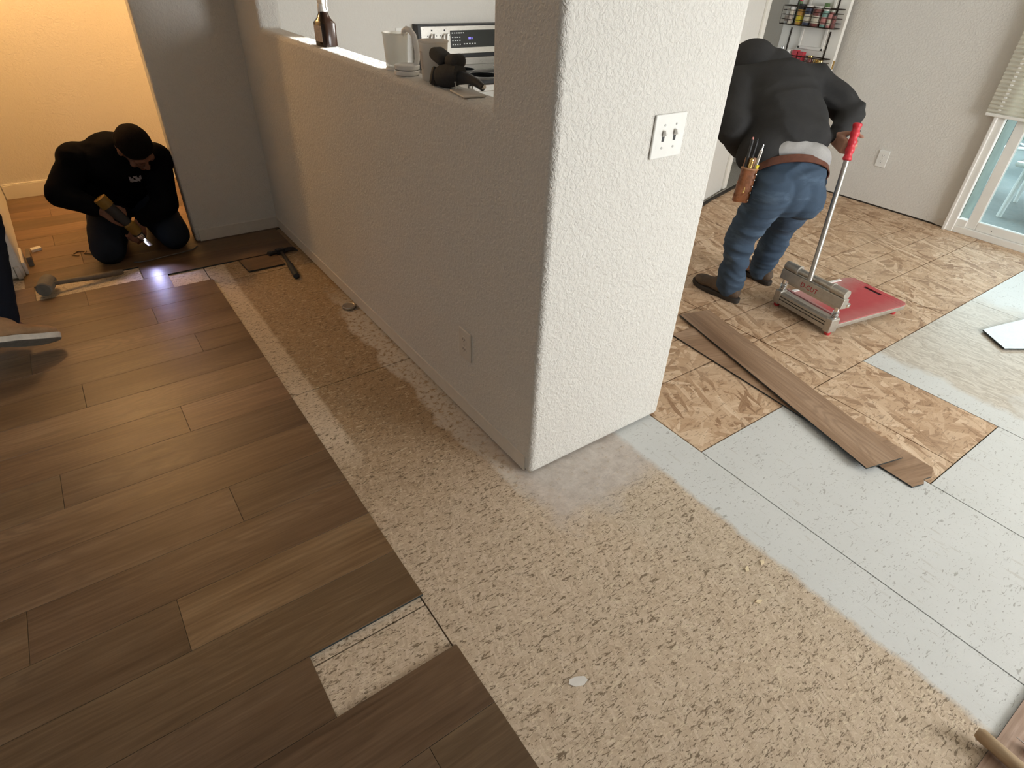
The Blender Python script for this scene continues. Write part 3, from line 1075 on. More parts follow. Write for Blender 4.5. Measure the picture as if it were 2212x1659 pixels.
# black power drill lying on the sill
t = thing('power_drill', 'matte black power drill lying on the sill in front of the cooker', 'drill', (1.018, 1.765, SZ))
obj('drill_body', MB().lathe([(0.0, -0.055), (0.020, -0.054), (0.030, -0.046), (0.033, -0.03), (0.033, 0.005), (0.029, 0.03), (0.027, 0.042), (0.0, 0.044)], 24,
                             Matrix.Translation((0.010, -0.020, 0.036)) @ Matrix.Rotation(R(78), 4, 'X') @ Matrix.Rotation(R(12), 4, 'Y')), M['black_matte'], t)
obj('chuck', MB().lathe([(0.0, 0.0), (0.020, 0.0), (0.0255, 0.004), (0.0265, 0.012), (0.0245, 0.014), (0.0255, 0.017), (0.0265, 0.024), (0.027, 0.036), (0.0, 0.038)], 24,
                        Matrix.Translation((-0.022, 0.050, 0.029)) @ Matrix.Rotation(R(62), 4, 'Z') @ Matrix.Rotation(R(-76), 4, 'X').to_4x4() @ Matrix.Rotation(R(180), 4, 'X')), M['black_matte'], t)
bt = obj('battery', MB().box((-0.027, -0.042, -0.018), (0.027, 0.040, 0.018), Matrix.Translation((0.014, 0.044, 0.078)) @ Matrix.Rotation(R(14), 4, 'X')), M['black_matte'], t, smooth='all', bev=0.0165, seg=5)
obj('battery_foot', MB().box((-0.026, -0.032, -0.020), (0.026, 0.032, 0.020), Matrix.Translation((0.022, -0.026, 0.074)) @ Matrix.Rotation(R(-8), 4, 'X')), M['black_matte'], bt, smooth='all', bev=0.018, seg=5)
obj('grip', MB().tube([(0.022, 0.020, 0.050), (0.028, 0.028, 0.068), (0.030, 0.032, 0.082)], [0.022, 0.021, 0.024], 14), M['black_matte'], t)
obj('cable_boot', MB().tube([(0.018, -0.055, 0.034), (0.026, -0.100, 0.036), (0.030, -0.140, 0.030), (0.032, -0.165, 0.022)], [0.020, 0.014, 0.012, 0.010], 12), M['black_plastic'], t)
obj('tip', MB().cyl((0.032, -0.163, 0.022), (0.033, -0.172, 0.026), 0.006, 0.005, 10), M['chrome'], t)

t = thing('loose_cover_plate', 'pinkish grey wall plate lying loose on the sill with two screws standing in it', 'wall plate', (1.022, 1.640, SZ), R(80))
b = MB().box((-0.057, -0.036, 0.0), (0.057, 0.036, 0.006))
obj('cover_plate', b, M['plate_dirty'], t, smooth=False, bev=0.003)
for x, y in ((0.047, 0.020), (0.040, -0.032)):
    obj('screw', MB().cyl((x, y, 0.005), (x + 0.002, y, 0.024), 0.0018, seg=8).cyl((x + 0.002, y, 0.024), (x + 0.002, y, 0.027), 0.0035, seg=8), M['screw'], t)

# ------------------------------------------------------------------ kitchen range
t = thing('kitchen_range', 'stainless steel range with black cooktop and control panel seen through the pass-through', 'range', (2.07, 3.30, 0.0))
obj('oven_body', MB().box((0.0, 0.02, 0.02), (0.76, 0.64, 0.875)), M['steel'], t, smooth=False, bev=0.004)
obj('oven_door', MB().box((0.012, -0.012, 0.20), (0.748, 0.022, 0.76)), M['steel'], t, smooth=False, bev=0.006)
obj('oven_window', MB().box((0.12, -0.015, 0.33), (0.64, -0.010, 0.64)), M['black_glass'], t, smooth=False)
obj('oven_handle', MB().tube([(0.06, -0.012, 0.715), (0.06, -0.055, 0.715), (0.70, -0.055, 0.715), (0.70, -0.012, 0.715)], 0.011, 10), M['steel'], t)
obj('drawer', MB().box((0.012, -0.010, 0.03), (0.748, 0.022, 0.185)), M['steel'], t, smooth=False, bev=0.005)
obj('cooktop', MB().box((-0.004, -0.012, 0.873), (0.764, 0.55, 0.897)), M['black_glass'], t, smooth=False, bev=0.004)
obj('front_trim', MB().box((-0.004, -0.020, 0.835), (0.764, 0.0, 0.872)), M['steel'], t, smooth=False, bev=0.004)
bgk = obj('backguard', MB().prism([(0.565, 0.960), (0.645, 0.960), (0.645, 1.122), (0.585, 1.122)], 0.0, 0.76, Matrix(((0, 0, 1, 0), (1, 0, 0, 0), (0, 1, 0, 0), (0, 0, 0, 1)))), M['steel'], t, smooth=False, bev=0.003)
obj('end_cap', MB().prism([(0.555, 0.885), (0.648, 0.885), (0.648, 1.126), (0.580, 1.126)], -0.022, -0.001, Matrix(((0, 0, 1, 0), (1, 0, 0, 0), (0, 1, 0, 0), (0, 0, 0, 1)))), M['black_plastic'], t, smooth=False, bev=0.003)
obj('top_cap', MB().box((-0.022, 0.578, 1.1225), (0.762, 0.648, 1.130)), M['black_plastic'], t, smooth=False)
obj('vent_strip', MB().box((0.0, 0.552, 0.895), (0.76, 0.60, 0.938)), M['steel'], t, smooth=False, bev=0.003)
obj('vent_shadow', MB().box((0.0, 0.562, 0.938), (0.76, 0.63, 0.960)), M['black_plastic'], t, smooth=False)  # black strip put in for the shadow line below the backguard
pmx = Matrix.Translation((0, 0.565, 0.960)) @ Matrix.Rotation(math.atan2(0.02, 0.162), 4, 'X').inverted()
dsp = obj('display_panel', MB().box((0.215, -0.0035, 0.036), (0.745, 0.002, 0.136), pmx), M['black_glass'], t, smooth=False)
M['glyph'] = plain('white_print', (0.75, 0.76, 0.75), 0.5)
em = NT('clock_light')
em.color((0.02, 0.02, 0.05))
em.p.inputs['Emission Color'].default_value = (0.30, 0.25, 1.0, 1)
em.p.inputs['Emission Strength'].default_value = 1.6
M['clock'] = em.m
b = MB()
for r_, row in enumerate((0.118, 0.094, 0.075, 0.052)):
    for q in range(4 if r_ else 6):
        x = 0.225 + q * (0.017 if r_ == 0 else 0.018)
        b.box((x, -0.0045, row), (x + 0.009, -0.003, row + 0.006), pmx)
for q in range(5):
    b.box((0.312 + q * 0.021, -0.0045, 0.054), (0.322 + q * 0.021, -0.003, 0.061), pmx)
obj('key_symbols', b, M['glyph'], dsp, smooth=False, kind='stuff')
b = MB()
for x in (0.352, 0.362, 0.375):
    b.box((x, -0.0045, 0.082), (x + 0.002, -0.003, 0.096), pmx).box((x + 0.005, -0.0045, 0.082), (x + 0.007, -0.003, 0.096), pmx).box((x, -0.0045, 0.094), (x + 0.007, -0.003, 0.096), pmx).box((x, -0.0045, 0.088), (x + 0.007, -0.003, 0.090), pmx)
obj('clock_digits', b, M['clock'], dsp, smooth=False, kind='stuff')
for x in (0.080, 0.174):
    k = obj('knob', MB().cyl((x, -0.002, 0.096), (x, -0.022, 0.096), 0.024, 0.021, 20, pmx), M['steel'], t)
    obj('knob_grip', MB().box((x - 0.005, -0.040, 0.072), (x + 0.005, -0.020, 0.120), pmx @ Matrix.Translation((x, 0, 0.096)) @ Matrix.Rotation(R(8), 4, 'Y') @ Matrix.Translation((-x, 0, -0.096))), M['chrome'], k, smooth=False, bev=0.002)
    for mx, mz, mr in ((0, 0.138, 0.005), (-0.032, 0.108, 0.003), (0.032, 0.108, 0.003)):
        obj('scale_mark', MB().cyl((x + mx, -0.003, mz), (x + mx, -0.001, mz), mr, seg=10, T=pmx), M['black_plastic'], k)
for x, y, r_ in ((0.2, 0.15, 0.10), (0.56, 0.15, 0.08), (0.2, 0.40, 0.08), (0.56, 0.40, 0.10)):
    obj('burner_ring', MB().lathe([(r_ - 0.004, 0.8971), (r_, 0.8975), (r_ + 0.002, 0.8971)], 32, Matrix.Translation((x, y, 0))), M['glyph'], t)

# ------------------------------------------------------------------ pantry door leaf standing open, with wire racks
d1 = bpy.data.objects.new('door_1', None)
COL.objects.link(d1)
d1.location = (4.985, 2.735, 0.0)
d1.rotation_euler = (0, 0, R(90))          # local x runs from the latch edge to the hinge
struct(d1)
DL, DH = 0.50, 2.02
b = MB().box((0, -0.035, 0.012), (DL, 0.0, DH))
obj('door_leaf', b, M['trim'], d1, smooth=False, bev=0.002)
# raised moulding of the two panels, on the face towards the kitchen (local +y)
for z0, z1 in ((0.18, 0.86), (0.995, 1.86)):
    x0, x1 = 0.105, 0.325
    mo = MB()
    for (a0, a1, c0, c1) in ((x0, x1, z0, z0 + 0.022), (x0, x1, z1 - 0.022, z1), (x0, x0 + 0.022, z0, z1), (x1 - 0.022, x1, z0, z1)):
        mo.box((a0, 0.0, c0), (a1, 0.009, c1))
    obj('panel_moulding', mo, M['trim'], d1, smooth=False, bev=0.004)
obj('latch_plate', MB().box((-0.0015, -0.030, 0.885), (0.002, -0.006, 0.945)).cyl((-0.004, -0.018, 0.915), (0.0, -0.018, 0.915), 0.007, seg=10), M['brass'], d1, smooth=False)


def wire_rack(z0, label):
    """bronze wire basket hung on the door leaf; local frame as the leaf"""
    o = thing('door_rack', label, 'rack', (4.985, 2.735, z0), R(90))
    x0, x1, y0, y1 = 0.020, 0.470, 0.012, 0.105

    def loop(z, r, k=0.0):
        e = 0.016
        return MB().tube([(x0, y0, z), (x0, y1 - e, z), (x0 + e * .3, y1 - e * .3, z), (x0 + e, y1, z), (x1 - e, y1, z), (x1 - e * .3, y1 - e * .3, z), (x1, y1 - e, z), (x1, y0, z)], r, 8, True)
    obj('rim_wire', loop(0.125, 0.0036), M['wire'], o)
    obj('base_wire', loop(0.004, 0.0036), M['wire'], o)
    for z in (0.036, 0.066, 0.096):
        obj('mid_wire', loop(z, 0.0018), M['wire'], o)
    for i in range(8):
        x = x0 + (x1 - x0) * i / 7
        obj('upright_wire', MB().tube([(x, y0, 0.004), (x, y1, 0.004), (x, y1, 0.125)], 0.0018, 6), M['wire'], o)
    obj('floor_mesh', MB().box((x0, y0, 0.001), (x1, y1, 0.0052)), M['wire'], o, smooth=False)
    for x in (x0 + 0.06, x1 - 0.06):
        obj('hanger_strap', MB().box((x, 0.0005, 0.0), (x + 0.012, 0.003, 0.30)), M['wire'], o, smooth=False)
    return o


wire_rack(1.150, 'bronze wire rack full of spice jars on the open pantry door')
wire_rack(0.828, 'lower bronze wire rack on the pantry door above the stooping worker')


def jar(lx, ly, z, r, h, cap_h, body, cap, label, cat, lab=None, neck=None, square=False):
    """jar standing in a door rack; lx runs along the leaf"""
    wx, wy = 4.985 - ly, 2.735 + lx
    t = thing(cat.replace(' ', '_'), label, cat, (wx, wy, z))
    if neck:
        prof = [(0, 0), (r, 0), (r, h * 0.55), (r * 0.9, h * 0.62), (neck, h * 0.74), (neck, h), (0, h)]
    else:
        prof = [(0, 0), (r * 0.96, 0), (r, 0.004), (r, h - 0.01), (r * 0.85, h), (0, h)]
    if square:
        obj('body', MB().box((-r, -r, 0), (r, r, h)), body, t, smooth=False, bev=0.003)
    else:
        obj('body', MB().lathe(prof, 20), body, t)
    cr = (neck * 1.15 if neck else r * 0.9)
    if cap_h:
        obj('cap', MB().lathe([(0, h), (cr, h), (cr, h + cap_h * 0.9), (cr * 0.9, h + cap_h), (0, h + cap_h)], 20), cap, t)
    if lab:
        obj('label', MB().lathe([(r + 0.0006, h * 0.18), (r + 0.0006, h * 0.62)], 20), lab, t)
    return t


def flat(name, c, rough=0.4):
    M[name] = plain(name + '_pack', c, rough, var=0.15, vscale=60)
    return M[name]


cream, orange, navy_p, maroon, teal = flat('cream', (0.62, 0.56, 0.44)), flat('orange', (0.62, 0.32, 0.06)), flat('indigo', (0.05, 0.06, 0.10)), flat('maroon', (0.20, 0.06, 0.05)), flat('teal', (0.22, 0.38, 0.33))
green_p, pink_p, red_p = flat('leaf_green', (0.10, 0.18, 0.06)), flat('rose', (0.55, 0.22, 0.20)), flat('scarlet', (0.50, 0.035, 0.05))
Z1 = 1.156
jar(0.440, 0.060, Z1, 0.021, 0.085, 0.018, M['white_plastic'], M['plate_dirty'], 'pale jar at the hinge end of the upper spice rack', 'spice jar', M['label'])
jar(0.400, 0.085, Z1, 0.017, 0.095, 0.020, cream, M['white_plastic'], 'thin cream jar beside the pale one in the upper rack', 'spice jar', M['label'])
jar(0.335, 0.062, Z1, 0.029, 0.100, 0.034, orange, M['black_plastic'], 'dark capped jar with orange label in the upper spice rack', 'spice jar', M['yellow'])
jar(0.268, 0.065, Z1, 0.030, 0.118, 0.012, navy_p, M['white_plastic'], 'blue black canister in the middle of the upper spice rack', 'spice jar', cream)
jar(0.196, 0.062, Z1, 0.034, 0.112, 0.018, maroon, M['white_plastic'], 'stout maroon jar with white lid in the upper spice rack', 'spice jar', cream)
jar(0.128, 0.066, Z1, 0.024, 0.105, 0.022, teal, M['white_plastic'], 'teal labelled jar with white cap in the upper spice rack', 'spice jar', pink_p)
jar(0.080, 0.072, Z1, 0.018, 0.088, 0.010, pink_p, maroon, 'small rose coloured jar in the upper spice rack', 'spice jar', cream)
jar(0.045, 0.075, Z1, 0.014, 0.080, 0.012, maroon, M['black_plastic'], 'narrow dark jar at the latch end of the upper rack', 'spice jar')
jar(0.375, 0.035, Z1 + 0.0, 0.014, 0.150, 0.018, green_p, scar if False else red_p, 'tall slim green bottle with red cap behind the orange label', 'spice bottle')
jar(0.160, 0.028, Z1 + 0.0, 0.014, 0.150, 0.0, green_p, None, 'green packet standing behind the stout maroon jar', 'packet', None, None, True)
Z2 = 0.834
jar(0.410, 0.065, Z2, 0.030, 0.150, 0.022, M['glass'] if False else M['tub'], M['chrome'], 'clear oil bottle with metal pourer in the lower rack', 'bottle', cream, 0.012)
jar(0.345, 0.065, Z2, 0.024, 0.140, 0.014, M['white_plastic'], M['white_plastic'], 'white bottle beside the red packets in the lower rack', 'bottle')
jar(0.285, 0.062, Z2, 0.022, 0.155, 0.0, red_p, None, 'red box nearer the hinge in the lower pantry rack', 'packet', None, None, True)
jar(0.232, 0.064, Z2, 0.022, 0.148, 0.0, red_p, None, 'red box nearer the latch in the lower pantry rack', 'packet', None, None, True)
jar(0.150, 0.070, Z2, 0.020, 0.112, 0.020, maroon, M['brass'], 'brass capped jar beside the red boxes', 'spice jar')
jar(0.100, 0.065, Z2, 0.022, 0.088, 0.024, M['tub'], M['brass'], 'clear jar with shiny gold lid in the lower rack', 'spice jar')
jar(0.052, 0.078, Z2, 0.018, 0.090, 0.026, cream, M['brass'], 'gold lidded jar at the latch end of the lower rack', 'spice jar')

# ------------------------------------------------------------------ loose planks and scraps
def free_plank(name, poly, z, t, label, tilt=None, face='plank', group=None):
    """poly: world corners (counter-clockwise); lies at height z, optionally tilted by a slope"""
    c0 = Vector((*poly[0], 0))
    d = Vector((*poly[1], 0)) - c0
    ang = math.atan2(d.y, d.x)
    inv = Matrix.Rotation(-ang, 3, 'Z')
    pts = [inv @ (Vector((*p, 0)) - c0) for p in poly]
    b = MB().prism([(p.x, p.y) for p in pts], 0, t)
    o = obj(name, b, [M[face], M['plank_edge']], smooth=False)
    for p in o.data.polygons:
        if p.normal.z < 0.5:
            p.material_index = 1
    o.location = (poly[0][0], poly[0][1], z)
    o.rotation_euler = (0, tilt or 0, ang)
    tag(o, label, 'plank', group)
    return o


o = free_plank('vinyl_plank', [(2.098, 0.366), (2.15, 0.350), (2.175, 0.362), (2.215, 0.352), (2.268, 0.372), (2.352, 1.56), (2.165, 1.57)], 0.001, 0.006,
               'lower loose oak plank with a ragged broken end, under the other plank')
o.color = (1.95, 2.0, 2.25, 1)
# the upper plank leans on the lower one
L1 = Vector((2.026, 0.505))
Rr = Vector((2.203, 0.458))
far = Vector((2.546, 1.73)) - Rr
far = far.normalized() * 1.22
o = free_plank('vinyl_plank', [tuple(Rr), tuple(Rr + far), tuple(L1 + far), tuple(L1)], 0.020, 0.006,
               'upper loose oak plank lying across the broken one')
o.rotation_euler = (0, R(0.55), o.rotation_euler.z)
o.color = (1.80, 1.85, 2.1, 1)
o = free_plank('plank_offcut', [(0.624, 3.338), (0.828, 3.338), (0.828, 3.512), (0.616, 3.512)], 0.003, 0.007, 'short plank offcut lying beside the black claw hammer')
o.color = (0.95, 0.95, 0.95, 1)
o = free_plank('plank_offcut', [(3.485, 0.578), (3.575, 0.520), (4.30, 0.36), (4.34, 0.55), (3.66, 0.712), (3.600, 0.722)], 0.006, 0.007,
               'pale plank piece lying face down near the glass door', face='plank_back')
o = free_plank('vinyl_plank', [(1.10, -0.365), (2.32, -0.372), (2.32, -0.178), (1.10, -0.171)], 0.001, 0.008, 'oak plank in the near right corner under a wooden handle')
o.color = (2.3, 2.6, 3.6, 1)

# near right corner: wooden handled mallet and a red awl on that plank
t = thing('wooden_mallet', 'pale wooden mallet handle sticking in at the bottom right corner', 'mallet', (1.345, -0.145, 0.0))
obj('handle', MB().tube([(0.0, 0.010, 0.028), (0.0, 0.0, 0.029), (-0.006, -0.06, 0.030), (-0.034, -0.34, 0.036)], [0.011, 0.0165, 0.0165, 0.015], 18), M['beech'], t)
obj('head', MB().cyl((-0.099, -0.335, 0.040), (0.031, -0.350, 0.040), 0.034, 0.034, 24), M['mallet'], t, bev=0.004)
t = thing('awl', 'small awl with a dark red round handle in the bottom right corner', 'awl', (1.418, -0.232, 0.009))
obj('handle', MB().ell((0, -0.01, 0.012), (0.013, 0.022, 0.012), 16, 10), M['red_dark'], t)
obj('spike', MB().cyl((0, 0.010, 0.012), (0.002, 0.034, 0.010), 0.0022, 0.0008, 8), M['chrome'], t)

# ------------------------------------------------------------------ tools on the new floor
ZP = 0.0082
t = thing('rubber_mallet', 'grey rubber mallet on the plank gap beside the kneeling worker', 'mallet', (-0.305, 3.60, ZP), 0)
obj('head', MB().lathe([(0.0, -0.062), (0.030, -0.062), (0.035, -0.057), (0.037, -0.035), (0.037, 0.035), (0.035, 0.057), (0.030, 0.062), (0.0, 0.062)], 24,
                       Matrix.Translation((0.006, 0.010, 0.038)) @ Matrix.Rotation(R(-14), 4, 'Z') @ Matrix.Rotation(R(90), 4, 'X')), M['mallet'], t)
obj('handle', MB().tube([(0.030, 0.012, 0.038), (0.10, 0.022, 0.032), (0.22, 0.034, 0.021), (0.34, 0.044, 0.016), (0.352, 0.045, 0.016)], [0.011, 0.012, 0.0145, 0.016, 0.010], 14), M['mallet_h'], t)
t = thing('claw_hammer', 'black claw hammer lying against the half wall', 'hammer', (0.852, 3.43, 0.0), 0)
obj('handle', MB().tube([(0.006, 0.075, 0.016), (0.002, -0.02, 0.014), (-0.006, -0.10, 0.015), (-0.010, -0.13, 0.016)], [0.0095, 0.0105, 0.012, 0.0125], 12), M['hammer'], t)
obj('grip', MB().tube([(-0.009, -0.125, 0.017), (-0.013, -0.16, 0.018), (-0.020, -0.22, 0.017), (-0.027, -0.285, 0.018), (-0.029, -0.305, 0.018), (-0.030, -0.310, 0.018)], [0.013, 0.0165, 0.0155, 0.018, 0.0165, 0.010], 14), M['grip'], t)
hd = obj('head', MB().cyl((-0.020, 0.072, 0.018), (-0.052, 0.066, 0.018), 0.012, 0.011, 14).cyl((-0.052, 0.066, 0.018), (-0.070, 0.062, 0.018), 0.0165, 0.0165, 16)
         .box((-0.022, 0.058, 0.004), (0.030, 0.090, 0.033)), M['hammer'], t, bev=0.003)
for s in (-1, 1):
    obj('claw', MB().tube([(0.026, 0.074 + s * 0.004, 0.018), (0.055, 0.079 + s * 0.012, 0.019), (0.085, 0.080 + s * 0.017, 0.014), (0.104, 0.079 + s * 0.019, 0.006)], [0.012, 0.009, 0.0065, 0.003], 8), M['hammer'], hd)
o = obj('metal_knob', MB().lathe([(0.0, 0.0), (0.031, 0.0), (0.034, 0.004), (0.034, 0.012), (0.030, 0.016), (0.027, 0.014), (0.022, 0.013), (0.0, 0.015)], 28), M['tin'])
o.location = (0.934, 2.665, 0.0008)
tag(o, 'round dull metal disc on the floor beside the half wall', 'disc')
# splinters left where the trim was pulled off at the doorway
for (px, py, lab, rz, sx, sy, sz, mm) in ((-0.325, 4.24, 'broken white trim piece on the floor at the left door jamb', 0.4, 0.060, 0.040, 0.016, 'paint_chip'),
                                         (0.395, 4.30, 'short white trim offcut on the floor at the right door jamb', 0.1, 0.09, 0.10, 0.020, 'trim'),
                                         (0.380, 4.45, 'thin white strip behind the offcut at the right jamb', 0.08, 0.10, 0.025, 0.012, 'trim')):
    o = obj('trim_offcut', MB().prism([(-sx / 2, -sy / 2), (sx / 2 * 0.8, -sy / 2 * 1.1), (sx / 2, sy / 2 * 0.7), (-sx / 2 * 0.6, sy / 2)], 0, sz), M[mm], smooth=False, bev=0.002)
    o.location = (px, py, ZP)
    o.rotation_euler = (0, 0, rz)
    tag(o, lab, 'offcut')
for (px, py, lab) in ((-0.355, 4.08, 'dark splintered wood shim at the left door jamb'), (0.445, 4.17, 'dark wood shim standing against the right door jamb')):
    o = obj('wood_shim', MB().prism([(-0.012, -0.075), (0.012, -0.07), (0.006, 0.07), (-0.008, 0.075)], 0, 0.05), M['mallet_h'], smooth=False)
    o.location = (px, py, ZP)
    tag(o, lab, 'shim')

# chips and flakes on the boards
chips = [(2.24, 0.30), (1.345, 0.60), (1.49, 0.372), (1.44, 0.41), (1.30, 0.30), (2.90, 1.22), (3.05, 1.10), (3.52, 1.06), (3.46, 1.02)]
for i, (x, y) in enumerate([(1.358, 0.473), (1.300, 0.482), (1.232, 0.390)]):
    a = random.uniform(0, 6)
    o = obj('wood_chip', MB().prism([(-0.012, -0.005), (0.004, -0.007), (0.013, 0.001), (0.002, 0.006)], 0, 0.003), M['chip'], smooth=False)
    o.location = (x, y, 0.0006)
    o.rotation_euler = (0, 0, a)
    tag(o, ['largest pale wood chip beside the paint edge', 'second pale wood chip, left of the largest', 'pale wood chip nearest the camera'][i], 'chip', 'wood chips on the old boards')
o = obj('mud_flake', MB().prism([(-0.026, -0.004), (-0.010, -0.013), (0.012, -0.012), (0.026, -0.001), (0.020, 0.010), (0.0, 0.012), (-0.020, 0.008)], 0, 0.0018), M['paint_chip'], smooth=False)
o.location = (0.640, 0.512, 0.0004)
o.rotation_euler = (0, 0, R(-25))
tag(o, 'white dried mud flake alone in the middle of the tan boards', 'flake')

# ------------------------------------------------------------------ flooring cutter
t = thing('flooring_cutter', 'red and aluminium plank cutter with a long handle beside the standing worker', 'cutter', (2.842, 1.146, 0.0), R(-9.4))
b = MB().prism([(0.045, 0.0), (0.58, 0.0), (0.605, 0.02), (0.605, 0.345), (0.58, 0.365), (0.045, 0.365)], 0.030, 0.054)
bs = obj('base', b, M['alu'], t, smooth=False, bev=0.003)
# red top plate with a dark carrying slot cut through it
pl = [(0.050, 0.002), (0.555, 0.002), (0.576, 0.022), (0.576, 0.343), (0.555, 0.363), (0.050, 0.363)]
b = MB()
sx0, sx1, sy0, sy1 = 0.548, 0.570, 0.135, 0.245
b.prism([(0.05, 0.002), (sx0, 0.002), (sx0, 0.363), (0.05, 0.363)], 0.0545, 0.060)
b.prism([(sx1, 0.006), (0.590, 0.006), (0.607, 0.022), (0.607, 0.343), (0.590, 0.359), (sx1, 0.359)], 0.0545, 0.060)
b.box((sx0, 0.002, 0.0545), (sx1, sy0, 0.060)).box((sx0, sy1, 0.0545), (sx1, 0.363, 0.060))


def dusty_red():
    m = NT('dusty_red_plate')
    co = m.coord('Object')
    x, y, z = m.xyz(co)
    nz = m.noise(co, 14, 5, 0.65)
    du = m.math('MULTIPLY', m.rng(m.math('ADD', m.math('ADD', y, m.math('MULTIPLY', nz, 0.14)), m.math('MULTIPLY', x, -0.25)), 0.17, 0.30), 0.62)
    du = m.math('ADD', du, m.math('MULTIPLY', m.rng(m.math('SUBTRACT', m.math('MULTIPLY', nz, 0.08), y), -0.05, 0.06), 0.4), True)
    m.color(m.mix(du, m.mix(nz, (0.42, 0.035, 0.045), (0.55, 0.06, 0.07)), (0.46, 0.33, 0.29)))
    m.rough(0.42)
    return m.m


M['dusty_red'] = dusty_red()
obj('top_plate', b, M['dusty_red'], t, smooth=False, bev=0.001)
obj('slot_shadow', MB().box((sx0, sy0, 0.0540), (sx1, sy1, 0.0546)), M['dark'], t, smooth=False)
obj('fence_bar', MB().box((0.07, 0.345, 0.060), (0.50, 0.362, 0.066)), M['white_plastic'], t, smooth=False, bev=0.001)
obj('lower_bar', MB().prism([(0.0, 0.022), (0.046, 0.022), (0.046, 0.088), (0.012, 0.088), (0.0, 0.078)], 0.018, 0.352, Matrix(((1, 0, 0, 0), (0, 0, 1, 0), (0, 1, 0, 0), (0, 0, 0, 1)))), M['alu'], t, smooth=False, bev=0.002)
obj('bar_flute', MB().box((-0.0012, 0.03, 0.046), (0.001, 0.34, 0.050)).box((-0.0012, 0.03, 0.062), (0.001, 0.34, 0.066)), M['black_plastic'], t, smooth=False)
obj('anvil_strip', MB().box((0.047, 0.02, 0.088), (0.062, 0.345, 0.094)), plain('pink_dusty_strip', (0.42, 0.20, 0.19), 0.6), t, smooth=False)
for y in (0.0, 0.336):
    obj('end_block', MB().box((-0.004, y - 0.004, 0.016), (0.055, y + 0.034, 0.092)), M['alu'], t, smooth=False, bev=0.005)
    obj('guide_post', MB().cyl((0.024, y + 0.015, 0.09), (0.024, y + 0.015, 0.205), 0.012, seg=18), M['chrome'], t)
    sp = MB().tube([(0.024 + 0.0155 * math.cos(a), y + 0.015 + 0.0155 * math.sin(a), 0.092 + 0.0085 * a / (2 * math.pi) * 0.9) for a in [i * math.pi / 6 for i in range(60)]], 0.0017, 6)
    obj('spring', sp, M['chrome'], t)
for x, y in ((0.016, 0.012), (0.016, 0.350), (0.545, 0.03), (0.545, 0.335)):
    obj('foot', MB().lathe([(0.0, 0.0), (0.013, 0.0), (0.016, 0.005), (0.0155, 0.018), (0.012, 0.024), (0.012, 0.031), (0, 0.031)], 16, Matrix.Translation((x, y, 0.0003))), M['red'], t)
ub = obj('blade_bar', MB().prism([(0.004, 0.156), (0.046, 0.152), (0.049, 0.203), (0.010, 0.208)], -0.012, 0.378, Matrix(((1, 0, 0, 0), (0, 0, 1, 0), (0, 1, 0, 0), (0, 0, 0, 1)))), M['alu'], t, smooth=False, bev=0.003)
obj('blade', MB().box((0.030, 0.03, 0.132), (0.034, 0.335, 0.158)), M['steel'], t, smooth=False)
fc = bpy.data.curves.new('lettering', 'FONT')
fc.body = 'D-CUT'
fc.size = 0.034
fc.extrude = 0.0006
fc.align_x = 'CENTER'
fo = bpy.data.objects.new('tmp_text', fc)
COL.objects.link(fo)
dg = bpy.context.evaluated_depsgraph_get()
me = bpy.data.meshes.new_from_object(fo.evaluated_get(dg))
bpy.data.objects.remove(fo)
me.name = 'lettering'
me.materials.clear()
me.materials.append(M['red'])
lo = bpy.data.objects.new('lettering', me)
COL.objects.link(lo)
lo.parent = t
ang = math.atan2(0.006, 0.07)
lo.matrix_local = Matrix(((0, math.sin(ang), -math.cos(ang), 0.0050), (-1, 0, 0, 0.190), (0, math.cos(ang), math.sin(ang), 0.166), (0, 0, 0, 1)))
lo['label'] = 'red printed lettering'
ax = obj('roller_tube', MB().cyl((0.030, 0.06, 0.226), (0.030, 0.316, 0.226), 0.0165, seg=20), M['alu'], t)
for y0, y1 in ((-0.004, 0.075), (0.292, 0.372)):
    obj('roller_sleeve', MB().cyl((0.030, y0, 0.226), (0.030, y1, 0.226), 0.0235, seg=24).lathe([(0.020, -0.001), (0.026, 0.0), (0.026, 0.006), (0.020, 0.007)], 24, Matrix.Translation((0.030, y1 if y0 < 0 else y0 - 0.006, 0.226)) @ Matrix.Rotation(R(-90), 4, 'X')), M['alu'], t)
obj('pivot_cap', MB().lathe([(0.0, 0.0), (0.014, 0.0), (0.016, 0.004), (0.016, 0.018), (0.0, 0.018)], 18, Matrix.Translation((0.024, 0.015, 0.158)) @ Matrix.Translation((0.03, -0.02, 0))), M['chrome'], t)
# handle: foot of the tube in world space, leaning to the worker
hb, ht = Vector((2.840, 1.325, 0.232)), Vector((3.022, 1.446, 0.936))
hu = (ht - hb).normalized()
gs = hb + hu * ((ht - hb).length - 0.165)
hn = obj('handle', MB().cyl(hb, gs + hu * 0.02, 0.0125, seg=18), M['dull_tube'], t, world=True)
g = MB()
u, w, _ = frame(hu)
pts, rs = [], []
for i in range(41):
    s = i / 40
    pts.append(gs + hu * (0.165 * s))
    rs.append(0.0185 + 0.0022 * math.sin(s * 2 * math.pi * 4.5) - (0.004 if i in (0, 40) else 0))
obj('grip', g.tube(pts, rs, 18), M['red_rubber'], hn, world=True)
g = MB()
for s in (0.2, 0.42, 0.64, 0.86):
    p = gs + hu * (0.165 * s)
    g.ell(p - w * 0.013, (0.010, 0.010, 0.010), 10, 6)
obj('grip_ridges', g, M['red_rubber'], hn, world=True)
obj('end_screw', MB().cyl(ht - hu * 0.035, ht - hu * 0.035 + Vector((0.022, -0.01, 0)), 0.004, seg=8), M['dark'], hn, world=True)

